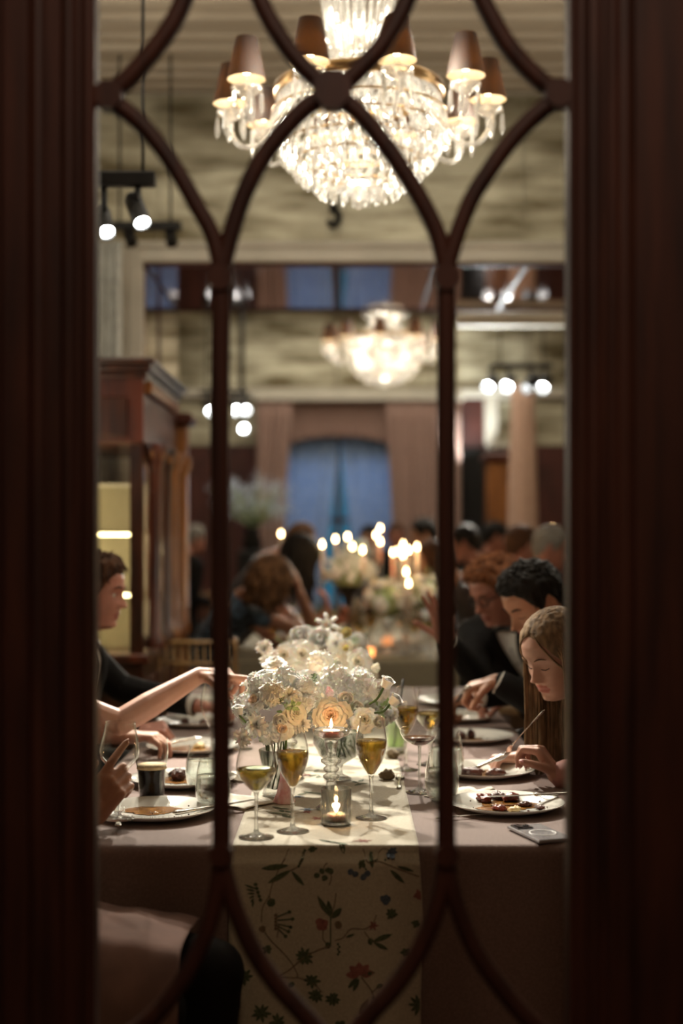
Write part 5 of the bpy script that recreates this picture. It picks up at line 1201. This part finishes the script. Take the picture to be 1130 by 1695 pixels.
def hair_cap(style, vol, front=0.0, seed=0, rough=.003, nu=110, nv=56):
    mb = MB(); vs = []
    for j in range(nv+1):
        for i in range(nu):
            th = PI*(2*i/nu-1); hl = hairline(th, style); t = j/nv; z = hl+(.1175-hl)*math.sin(t*PI/2); p = head_pt(th, z, 0)
            e = min(1, t*5)**.6; n = Vector((p.x, p.y*.9, (p.z-.0)*1.0)).normalized()
            fr = front*max(0, math.cos(th))*math.sin(min(1, t*1.2)*PI)
            k = vol*e*(.75+(.5 if style == 'short' else .12)*nz(p.x*26+seed, p.y*26, p.z*26))+fr+rough*nz(p.x*90+seed, p.y*90, p.z*40)*e*2
            vs.append(p+n*max(k, .001)+Vector((0, 0, k*.35*t)))
    mb.add(vs, [(j*nu+i, j*nu+(i+1) % nu, (j+1)*nu+(i+1) % nu, (j+1)*nu+i) for j in range(nv) for i in range(nu)]+[tuple(nv*nu+i for i in range(nu))])
    return mb
def hand_caps(w, f, n, side, curls=(.5, .5, .5, .5), thumb=.4, spread=.12, s=1.0):
    """palm, four fingers and a thumb from the wrist w along f, palm facing n; side = +-1 picks the thumb side"""
    w, f, n = Vector(w), Vector(f).normalized(), Vector(n); n = (n-f*n.dot(f)).normalized(); l = f.cross(n)*side; c = []; tips = []
    L4 = (.96, 1.05, .99, .80)
    for i in range(4):
        o = (.0285-.0185*i)*s; k = w+f*(.088-.005*abs(i-1))*s+l*o-n*.002
        c.append((w+l*o*.55+f*.008, .0165*s, k, .0115*s)); d = (f+l*(1.3-i)*spread).normalized(); p = k; r = .0102*s*(1 if i < 3 else .88); ang = 0
        for j, (ln, tot) in enumerate(((.044, 70), (.027, 85), (.022, 55))):
            ang += math.radians(tot)*curls[i]; dd = d*math.cos(ang)+n*math.sin(ang); q = p+dd*ln*L4[i]*s; r2 = r*.90; c.append((p, r, q, r2)); p = q; r = r2
        tips.append((p, dd, n*math.cos(ang)-d*math.sin(ang), r))
    b = w+l*.020*s+f*.022*s; d = (f*.62+l*.72+n*.25).normalized(); p = b; r = .0145*s; ang = 0
    for ln, rr in ((.040, .0118), (.032, .0105), (.026, .0088)):
        dd = (d*math.cos(ang)+(f*.5-l*.35+n*.8).normalized()*math.sin(ang)).normalized(); q = p+dd*ln*s; c.append((p, r, q, rr*s)); p = q; r = rr*s; ang += thumb*.9
    tips.append((p, dd, (n*.5-l*.6), r)); c.append((w, .024*s, w+f*.03*s, .021*s)); return c, tips
def person(label, hc, yaw, pitch, neck, pelvis, tyaw, skin, hair, style, top, arms, roll=0, fine=True, bottom='suit_black', sleeves=True, fem=False, vol=.014, front=0.0,
           knees=None, shirt=False, longhair=None, glasses=False, open_eyes=False, cuffs=False, lips='lips', shoulder=.185, headless=False):
    pel = Vector(pelvis); root = thing('person', label, 'person', (pel.x, pel.y, 0)); O = root.location.copy()
    hc = Vector(hc); nb = Vector(neck); R = (Matrix.Rotation(math.radians(yaw), 3, 'Z')@Matrix.Rotation(math.radians(pitch), 3, 'X')@Matrix.Rotation(math.radians(roll), 3, 'Y'))
    fwd = Matrix.Rotation(math.radians(tyaw), 3, 'Z')@Vector((0, 1, 0)); rt = Vector((fwd.y, -fwd.x, 0)); k = .92 if fem else 1.0
    hm = head_mesh(96 if fine else 40, 84 if fine else 34, .9 if fem else 1.0, fem); body = MB()
    hs = .96 if fem else 1.0
    body.v = [tuple(R@(Vector(v)*hs)+hc) for v in hm.v]; body.f = hm.f; body.mi = hm.mi
    sh = {s: nb+rt*s*shoulder*k-Vector((0, 0, .045))+fwd*.0 for s in (-1, 1)}
    skull = hc+R@Vector((0, -.025, -.065)); chest = nb+(pel-nb)*.38; waist = nb+(pel-nb)*.72
    caps = [(skull, .052*k, nb+Vector((0, 0, .01)), .056*k), (nb-Vector((0, 0, .01)), .058*k, chest, .07)]
    tcaps = [(sh[-1], .052*k, sh[1], .052*k)]
    for s in (-1, 1):
        tcaps += [(nb+rt*s*.05, .05, sh[s], .05*k), (nb+rt*s*.085-Vector((0, 0, .08)), .085*k, chest+rt*s*.075, .10*k), (chest+rt*s*.075, .10*k, waist+rt*s*.055, .095*k), (waist+rt*s*.055, .095*k, pel+rt*s*.075, .115*k)]
        if fem: tcaps.append((chest+rt*s*.07+fwd*.05, .062, chest+rt*s*.07+fwd*.06, .055))
    acaps, hcaps, tips = [], [], []
    for s, a in ((-1, arms[0]), (1, arms[1])):
        if a is None: el = sh[s]*.45+pel*.55+rt*s*.12+Vector((0, 0, .02)); a = dict(e=el, w=el+fwd*.22+Vector((0, 0, -.04))-rt*s*.12, f=fwd-rt*s*.4, n=(0, 0, -1), side=-s, curls=(.3,)*4)
        e, w = Vector(a['e']), Vector(a['w']); a['sh'] = sh[s]; acaps.append((sh[s], .047*k, e, .039*k, w, .026*k))
        h, t = hand_caps(w, a['f'], a['n'], a.get('side', 1), a.get('curls', (.5,)*4), a.get('thumb', .4), a.get('spread', .10), a.get('s', .93 if fem else 1.0)); hcaps += h; tips += t
    vx = .0034 if fine else .012
    hand_part = blob(hcaps+[(e*.3+w*.7, .0325*k, w, .025*k) for (_, _, e, _, w, _) in acaps] if sleeves else hcaps+[q for (a_, r0, e, r1, w, r2) in acaps for q in ((a_, r0*.92, e, r1*.93), (e, r1, e*.65+w*.35, r1*1.02), (e*.65+w*.35, r1*1.02, w, r2*.98))], vx, 2 if fine else 1)
    k0 = len(body.v); body.add(hand_part.v, hand_part.f)
    tor = blob(caps+([(a, r*.8, b, r2*.8) for a, r, b, r2 in tcaps] if sleeves else [(a, r*.93, b, r2*.93) for a, r, b, r2 in tcaps]), .007 if fine else .014, 3); body.add(tor.v, tor.f)
    body.v = [tuple(Vector(v)-O) for v in body.v]; body.build('body', [skin, lips], root)
    # clothing
    cc = [(a, r+.010, b, r2+.010) for a, r, b, r2 in tcaps]
    if sleeves:
        for (a, r0, e, r1, w, r2) in acaps: m = e+(w-e)*.90; cc += [(a, r0+.014, e, r1+.013), (e, r1+.012, m, r2+.016)]
    else:
        for (a, r0, e, r1, w, r2) in acaps: cc.append((a, r0+.010, a+(e-a)*.32, r0+.006)) if sleeves is None else None
    tp = blob(cc, .0075 if fine else .016, 4); tp.v = [tuple(Vector(v)-O) for v in tp.v]
    if fine: tp.v = [(x, y, z+.004*nz(x*22, y*22, z*9)) for x, y, z in tp.v]
    to = tp.build('jacket' if shirt else 'top', top, root)
    kn = knees or [pel+fwd*.37+rt*s*.11+Vector((0, 0, -.02)) for s in (-1, 1)]; lc = [(pel-rt*.06, .12, pel+rt*.06, .12)]
    for s, q in zip((-1, 1), kn):
        q = Vector(q); ft = Vector((q.x, q.y, .09))-fwd*.04; lc += [(pel+rt*s*.09, .10, q, .068), (q, .066, ft, .046)]
        sm = MB(); sm.cap(ft+Vector((0, 0, -.045)), .043, ft+fwd*.14+Vector((0, 0, -.055)), .033); sm.v = [tuple(Vector(v)-O) for v in sm.v]; sm.build('shoe', 'suit_black', root)
    lg = blob(lc, .012 if fine else .02, 3); lg.v = [tuple(Vector(v)-O) for v in lg.v]; lg.build('skirt' if fem and bottom != 'suit_black' else 'trousers', bottom, root)
    if cuffs:
        for (a, r0, e, r1, w, r2) in acaps:
            d = (w-e).normalized(); p = w-O; MB().tube([p-d*.035, p-d*.004], r2+.0115, 16).build('shirt_cuff', 'shirt_white', root)
    if shirt:
        tb = blob([(a, r+.010, b, r2+.010) for a, r, b, r2 in tcaps], .012, 4); bv = BVHTree.FromPolygons([tuple(Vector(v)-O) for v in tb.v], tb.f); up = (nb-pel).normalized(); top_p = nb-O+Vector((0, 0, -.005))
        def on(x, h, off):
            o_ = top_p-up*h+rt*x+fwd*.5; hit = bv.ray_cast(o_, -fwd); p = hit[0] if hit[0] else top_p-up*h+rt*x+fwd*.08; return p+fwd*off
        mb = MB(); mb.grid(lambda u, v: on((u-.5)*2*(.048*(1-v)**.8+.006), .02+v*.34, .004), 12, 22); mb.build('shirt_front', 'shirt_white', root)
        for s in (-1, 1):
            mb = MB(); mb.grid(lambda u, v: on(s*(.045*(1-v)**.8+.004+u*(.012+.038*math.sin(min(1, v*1.25)*PI)**.7)), .01+v*.35, .008+.004*u), 6, 20); l = mb.build('lapel', top, root); md = l.modifiers.new('s', 'SOLIDIFY'); md.thickness = .003
            mb = MB(); mb.grid(lambda u, v: on(s*(.012+.040*v), -.008+.03*u*(1-v*.3), .010), 4, 4); mb.build('collar', 'shirt_white', root)
        c = on(0, .012, .016); mb = MB(); mb.ball(c, (.008, .008, .010), 8, 6)
        for s in (-1, 1): mb.tube([c, c+rt*s*.018+Vector((0, 0, .001)), c+rt*s*.045], [.007, .014, .019], 8, flat=.8)
        mb.build('bow_tie', 'button_black', root)
        for h in (.10, .16, .22): MB().ball(on(0, h, .006), .0042, 8, 6).build('button', 'button_black', root)
    # face details
    def W(v): return R@(Vector(v)*hs)+hc-O
    if fine:
        for s in (-1, 1):
            mb = MB(); pts = [head_pt(math.asin(max(-1, min(1, s*x/.076))), z)+Vector((0, .0022, 0)) for x, z in ((.014, .0205), (.024, .0255), (.036, .0265), (.047, .0205))]
            mb.tube([W(p) for p in catmull(pts, 4)], [.0016, .0026, .003, .003, .003, .003, .0032, .003, .0028, .0026, .002, .0014, .0008] if not fem else [.0010]+[.0019]*10+[.001, .0005], 6); mb.build('eyebrow', hair if hair not in ('hair_blonde',) else 'hair_curly', root)
            ze = -.0075 if not open_eyes else .0035
            mb = MB(); pts = [head_pt(math.asin(max(-1, min(1, s*x/.0755))), z)+Vector((0, .0008, 0)) for x, z in ((.019, ze+.001), (.026, ze-.0015), (.034, ze-.002), (.042, ze+.001))]
            mb.tube([W(p) for p in catmull(pts, 4)], .0011, 6); mb.build('eyelashes', 'hair_black', root)
            if open_eyes:
                e = head_pt(math.asin(s*.031/.0755), -.0012); MB().ball(W(e-Vector((0, .0075, 0))), .0098, 14, 10).build('eyeball', 'eye_white', root)
                MB().ball(W(e-Vector((0, .0012, 0))), (.0048, .0042, .0048), 10, 8).build('iris', 'iris', root)
        mb = MB()
        for p, d, nn, r in tips: q = p-O+d*r*.35-nn.normalized()*r*.72; mb.ball(q, (r*.62, r*.3, r*.8), 8, 6, 0, d.to_track_quat('Z', 'Y').to_matrix())
        mb.build('fingernails', 'petal_pink' if fem else skin, root)
    # hair
    hm = hair_cap('long' if style == 'long' else 'short', vol, front, seed=hc.x*10, rough=(.004 if style == 'short' else .001) if fine else .0, nu=110 if fine else 44, nv=56 if fine else 20)
    hm.v = [tuple(W(v)) for v in hm.v]; rr_ = random.Random(int(hc.y*100))
    if fine and style in ('short', 'curly'):
        for q in range(420 if style == 'short' else 520):
            th = rr_.uniform(-PI, PI); hl = hairline(th, 'short')+.006; t = rr_.random()**.8; z = hl+(.112-hl)*t; p = head_pt(th, z, 0); n = Vector((p.x, p.y, p.z*1.1)).normalized()
            b = p+n*(vol*.55+front*max(0, math.cos(th))*.8); fl = Vector((rr_.uniform(-.4, .4), .25 if abs(th) < 1.6 else -.1, -.55 if t < .75 else rr_.uniform(-.3, .3)))
            L_ = rr_.uniform(.012, .024)*(1.2 if hair == 'hair_ginger' else 1); hm.tube([W(b), W(b+(n*.42+fl*.7)*L_*.55), W(b+(n*.30+fl*1.3)*L_)], [.0030, .0026, .0006], 5, cap=False)
    ho = hm.build('hair', hair, root)
    if longhair:
        mb = MB(); n_, ln, wv, r0 = longhair[:4]
        for q in range(n_):
            th = rr_.uniform(1.22, PI)*rr_.choice((-1, 1)); z = rr_.uniform(-.05, .06)
            fi = rr_.uniform(-.95, .80); A = Vector((math.copysign(.02, th), math.sin(fi), math.cos(fi))).normalized(); pp = head_pt(th, z, 0)-Vector((0, -.003, .02)); B_ = pp.normalized(); pts = []
            for t in (0, .2, .4, .6, .8, 1): d_ = A.slerp(B_, t); er = 1/math.sqrt((d_.x/.078)**2+(d_.y/.100)**2+(d_.z/.099)**2); pts.append(R@((Vector((0, -.003, .02))+d_*(er+vol*(.45+.7*t)))*hs)+hc)
            bk = R@Vector((0, -1, 0)); bk.z = 0; sd = R@Vector((math.copysign(1, th), 0, 0)); cur = Vector(pts[-1]); ph = rr_.uniform(0, 6); L_ = ln*rr_.uniform(.75, 1.05); dv = (bk*.16+sd*.05)
            for j in range(1, 9): cur = cur+(Vector((0, 0, -1))+dv*max(0, 1-j/5))*L_/8+Vector((math.sin(j*1.3+ph), math.cos(j*1.3+ph), 0))*wv; pts.append(Vector(cur))
            if longhair[4:] and pts[-1].z < longhair[4]: pts = [p_ if p_.z > longhair[4] else Vector((p_.x, p_.y, longhair[4])) for p_ in pts]
            mb.tube([p_-O for p_ in catmull(pts, 2)], [r0*min(1, .35+j*.1)*(1-.75*(j/26)**3) for j in range(27)], 6)
        mb.build('long_hair', hair, root)
    if glasses:
        mb = MB()
        for s in (-1, 1):
            cx = s*.033; ring = [(cx+.022*math.cos(a), .101-.010*abs(cx+.022*math.cos(a))/.05, .0+.017*math.sin(a)) for a in [2*PI*i/18 for i in range(19)]]; mb.tube([W(p) for p in ring], .0022, 6)
            mb.tube([W(p) for p in ((s*.055, .093, .006), (s*.072, .06, .007), (s*.080, .0, .004), (s*.081, -.015, -.01))], .0022, 6)
        mb.tube([W((-.011, .101, .004)), W((0, .103, .007)), W((.011, .101, .004))], .0012, 6); mb.build('eyeglasses', 'black_metal', root)
    return root
# --- right side
person('blonde woman eating with a fork, head bowed, at the right edge', (.552, 3.70, 1.078), 124, -24, (.67, 3.84, .985), (.90, 3.84, .60), 100, 'skin_b', 'hair_blonde', 'long', 'dress_pink',
       [dict(e=(.74, 3.56, .80), w=P(921, 1284, 3.58), f=(-.55, .12, .80), n=(-.82, .25, -.55), side=1, curls=(.72, .80, .85, .85), thumb=.35, spread=.05),
        dict(e=(.80, 4.10, .83), w=P(868, 1256, 3.86), f=(-1, -.12, .02), n=(0, -.15, -1), side=-1, curls=(.85, .9, .95, .95), thumb=.5, spread=.03)],
       fem=True, bottom='dress_pink', sleeves=True, vol=.007, longhair=(640, .36, .0012, .0030), shoulder=.17)
person('dark-haired man in a dinner jacket looking down at his plate on the right', P(884, 996, 4.42), 118, -30, (.735, 4.50, 1.055), (.93, 4.48, .61), 100, 'skin_a', 'hair_black', 'short', 'suit_black',
       [dict(e=(.66, 4.26, .83), w=P(822, 1128, 4.30), f=(-1, .1, -.25), n=(.1, .1, -1), side=1, curls=(.75, .85, .9, .9), thumb=.45, spread=.04),
        dict(e=(.74, 4.80, .88), w=(.42, 4.62, .86), f=(-1, -.2, -.25), n=(0, 0, -1), side=-1, curls=(.7, .8, .85, .85), thumb=.45)], shirt=True, cuffs=True, vol=.016, front=.010, lips='lips_dark')
person('ginger-haired man with thin glasses and bow tie behind the dark-haired man', P(822, 978, 5.12), 122, -24, (.625, 5.24, 1.06), (.88, 5.30, .61), 142, 'skin_c', 'hair_ginger', 'short', 'suit_black',
       [dict(e=(.86, 4.98, .86), w=(.58, 4.86, .83), f=(-1, .1, -.1), n=(0, 0, -1), side=1, curls=(.6,)*4),
        dict(e=(.47, 5.08, .88), w=P(738, 1062, 4.97), f=(-.22, 0, 1), n=(-.5, -.8, 0), side=-1, curls=(.12, .15, .22, .3), thumb=.2, spread=.10)],
        shirt=True, cuffs=True, vol=.020, front=.014, glasses=True, lips='lips_dark')
# --- left side
person('young man in a dark suit seen in profile at the left edge', (-.805, 4.56, 1.205), -98, -8, (-.885, 4.60, 1.045), (-.98, 4.60, .61), -90, 'skin_c', 'hair_brown', 'short', 'suit_black',
       [dict(e=(-.78, 4.90, .86), w=(-.50, 4.78, .81), f=(1, -.1, -.05), n=(0, 0, -1), side=1, curls=(.6,)*4),
        dict(e=(-.86, 4.33, .86), w=P(226, 1212, 4.30), f=(1, .05, .12), n=(.1, .4, -1), side=-1, curls=(.85, .9, .95, .95), thumb=.5, spread=.03)], shirt=True, cuffs=True, vol=.012, front=.008, open_eyes=True, lips='lips_dark')
person('bare-armed guest pointing across the table, body hidden by the door stile', (-.93, 3.80, 1.28), -85, -5, (-.97, 3.84, 1.09), (-1.0, 3.92, .61), -90, 'skin_b', 'hair_brown', 'long', 'dress_dark',
       [dict(e=(-.84, 4.16, .82), w=(-.62, 4.05, .81), f=(1, -.1, 0), n=(0, 0, -1), side=1, curls=(.5,)*4),
        dict(e=P(198, 1196, 3.76), w=P(330, 1118, 3.86), f=(1, .06, .02), n=(.05, .25, -1), side=-1, curls=(.06, .62, .78, .85), thumb=.4, spread=.05, s=.95)],
       fem=True, bottom='dress_dark', sleeves=False, vol=.01, longhair=(120, .25, .002, .005), shoulder=.18)
nearp = person('guest at the near left corner holding up a wine glass, dark trousers, napkin on lap', (-.86, 2.80, 1.27), -80, -8, (-.88, 2.79, 1.09), (-.96, 2.72, .61), -90, 'skin_a', 'hair_brown', 'short', 'suit_black',
       [dict(e=(-.74, 3.00, .85), w=P(150, 1352, 3.02), f=(.56, .02, .82), n=(.15, 1, -.1), side=1, curls=(.16, .66, .74, .80), thumb=.5, spread=.05),
        dict(e=(-.80, 2.50, .78), w=(-.62, 2.56, .66), f=(1, .2, -.2), n=(0, 0, -1), side=1, curls=(.3,)*4)], knees=[(-.26, 2.76, .535), (-.36, 2.64, .50)], vol=.012)
# --- far table
person('woman with long curly brown hair resting her head on her hand, blue patterned top', P(448, 962, 7.15), -72, -36, (-.56, 7.44, 1.04), (-.84, 7.66, .61), -84, 'skin_a', 'hair_curly', 'long', 'suit_blue',
       [dict(e=(-.36, 7.62, .80), w=(-.22, 7.50, .86), f=(.8, 0, .3), n=(0, 0, -1), side=1, curls=(.5,)*4),
        dict(e=P(522, 1050, 7.42), w=P(497, 984, 7.22), f=(-.2, -.1, 1), n=(-1, 0, -.2), side=-1, curls=(.2,)*4, thumb=.2)], fem=True, bottom='suit_blue', sleeves=None, vol=.022, longhair=(300, .13, .012, .009))
person('dark-haired woman leaning on her arms beyond the curly-haired woman', P(497, 922, 8.0), -60, -22, (-.44, 8.12, 1.08), (-.84, 8.30, .61), -88, 'skin_c', 'hair_black', 'long', 'dress_dark',
       [dict(e=(-.20, 8.30, .80), w=(-.05, 8.15, .88), f=(.5, -.2, .7), n=(-.5, 0, -.5), side=1, curls=(.5,)*4), dict(e=(-.28, 7.98, .80), w=(-.10, 7.92, .95), f=(0, 0, 1), n=(-1, 0, 0), side=-1, curls=(.4,)*4)], fem=True, bottom='dress_dark', sleeves=False, vol=.022, longhair=(160, .25, .006, .010), fine=False)
BG = [((322, 893, 11.7), -60, 'skin_c', 'hair_grey', 'short', 'suit_black', 'grey-haired man in a dark suit seated far back at left of the glazing bar', False),
      ((500, 893, 10.0), -80, 'skin_a', 'hair_curly', 'long', 'dress_dark', 'brown-haired guest with piled-up hair before the blue window', True),
      ((612, 893, 12.2), 165, 'skin_a', 'hair_black', 'short', 'suit_black', 'dark-haired guest at the far end of the second table, centre', False),
      ((655, 888, 13.0), 185, 'skin_c', 'hair_brown', 'short', 'suit_black', 'brown-haired guest far behind the right taper cluster', False),
      ((702, 886, 10.4), 95, 'skin_a', 'hair_black', 'short', 'suit_black', 'dark guest standing out left of the right glazing bar far back', False),
      ((716, 925, 9.0), 88, 'skin_a', 'hair_brown', 'long', 'dress_dark', 'guest on the right side of the second table beside the tapers', True),
      ((768, 900, 9.4), 80, 'skin_c', 'hair_black', 'short', 'suit_black', 'guest far back just right of the right glazing bar', False),
      ((862, 905, 8.3), -60, 'skin_c', 'hair_brown', 'short', 'suit_black', 'pink-faced man behind the dark-haired man, left of two', False),
      ((912, 908, 7.7), -100, 'skin_c', 'hair_grey', 'short', 'suit_black', 'pink-faced man at far right by the door stile, right of two', False),
      ((820, 890, 10.9), -88, 'skin_c', 'hair_black', 'short', 'suit_black', 'far guest between peach drape and wooden column', False)]
for (q, yaw, sk, ha, st, tp_, lab, fem) in BG:
    h = P(*q); f = Matrix.Rotation(math.radians(yaw), 3, 'Z')@Vector((0, 1, 0)); ty = yaw
    px_, py_ = h.x-f.x*.13, h.y-f.y*.13
    if abs(px_) < .92 and h.y < 11.3: px_ = math.copysign(.98, px_); ty = 90 if px_ > 0 else -90
    if h.y > 11.3 and abs(px_) < .6: py_ = max(py_, 12.05)
    nb_ = Vector((px_*.45+h.x*.55, py_*.45+h.y*.55, h.z-.165))
    person(lab, h, yaw, -12, nb_, (px_, py_, .61), ty, sk, ha, st, tp_, [None, None], fine=False, fem=fem, vol=.012, bottom='suit_black', shirt=(st == 'short'), longhair=(60, .18, .004, .012) if fem else None)
    copy_tree(chair, loc=(px_, py_, 0), rz=math.radians(ty+180), label='chair under the '+' '.join(lab.split()[:12]))
# cutlery and jewellery held
a, b = P(902, 1176, 3.50), P(819, 1268, 3.60); d = b-a
fk = fork(a, 0, 'silver fork held in the blonde woman\'s raised hand'); fk.rotation_euler = d.to_track_quat('Y', 'Z').to_euler()
a, b = P(838, 1250, 3.80), P(752, 1290, 3.70); kf = knife(a, 0, 'silver knife in the blonde woman\'s other hand, tip on the plate'); kf.rotation_euler = (b-a).to_track_quat('Y', 'Z').to_euler()
a, b = P(775, 1138, 4.24), P(742, 1180, 4.6); kf = knife(a, 0, 'silver knife held by the dark-haired man'); kf.rotation_euler = (b-a).to_track_quat('Y', 'Z').to_euler()
# napkin over the near guest's lap
mb = MB()
def lap(u, v):
    x = -.56+u*.27; t = v; zt_ = .668-.042*u
    if t < .35: y = 2.83-t*.60; z = zt_-.05*abs(t-.15)
    else: q = (t-.35)/.65; y = 2.62-.11*math.sin(min(1, q*2.2)*PI/2); z = zt_-.01-.50*q**1.3
    return Vector((x+.012*math.sin(v*5+u*3), y-.012*math.sin(u*14+v*2)*v, z+.006*nz(u*4, v*4)))
mb.grid(lap, 30, 40); o = mb.build('lap_napkin', 'mauve_satin'); md = o.modifiers.new('s', 'SOLIDIFY'); md.thickness = .003; tag(o, 'mauve satin napkin draped over the lap at the near left corner', 'napkin')
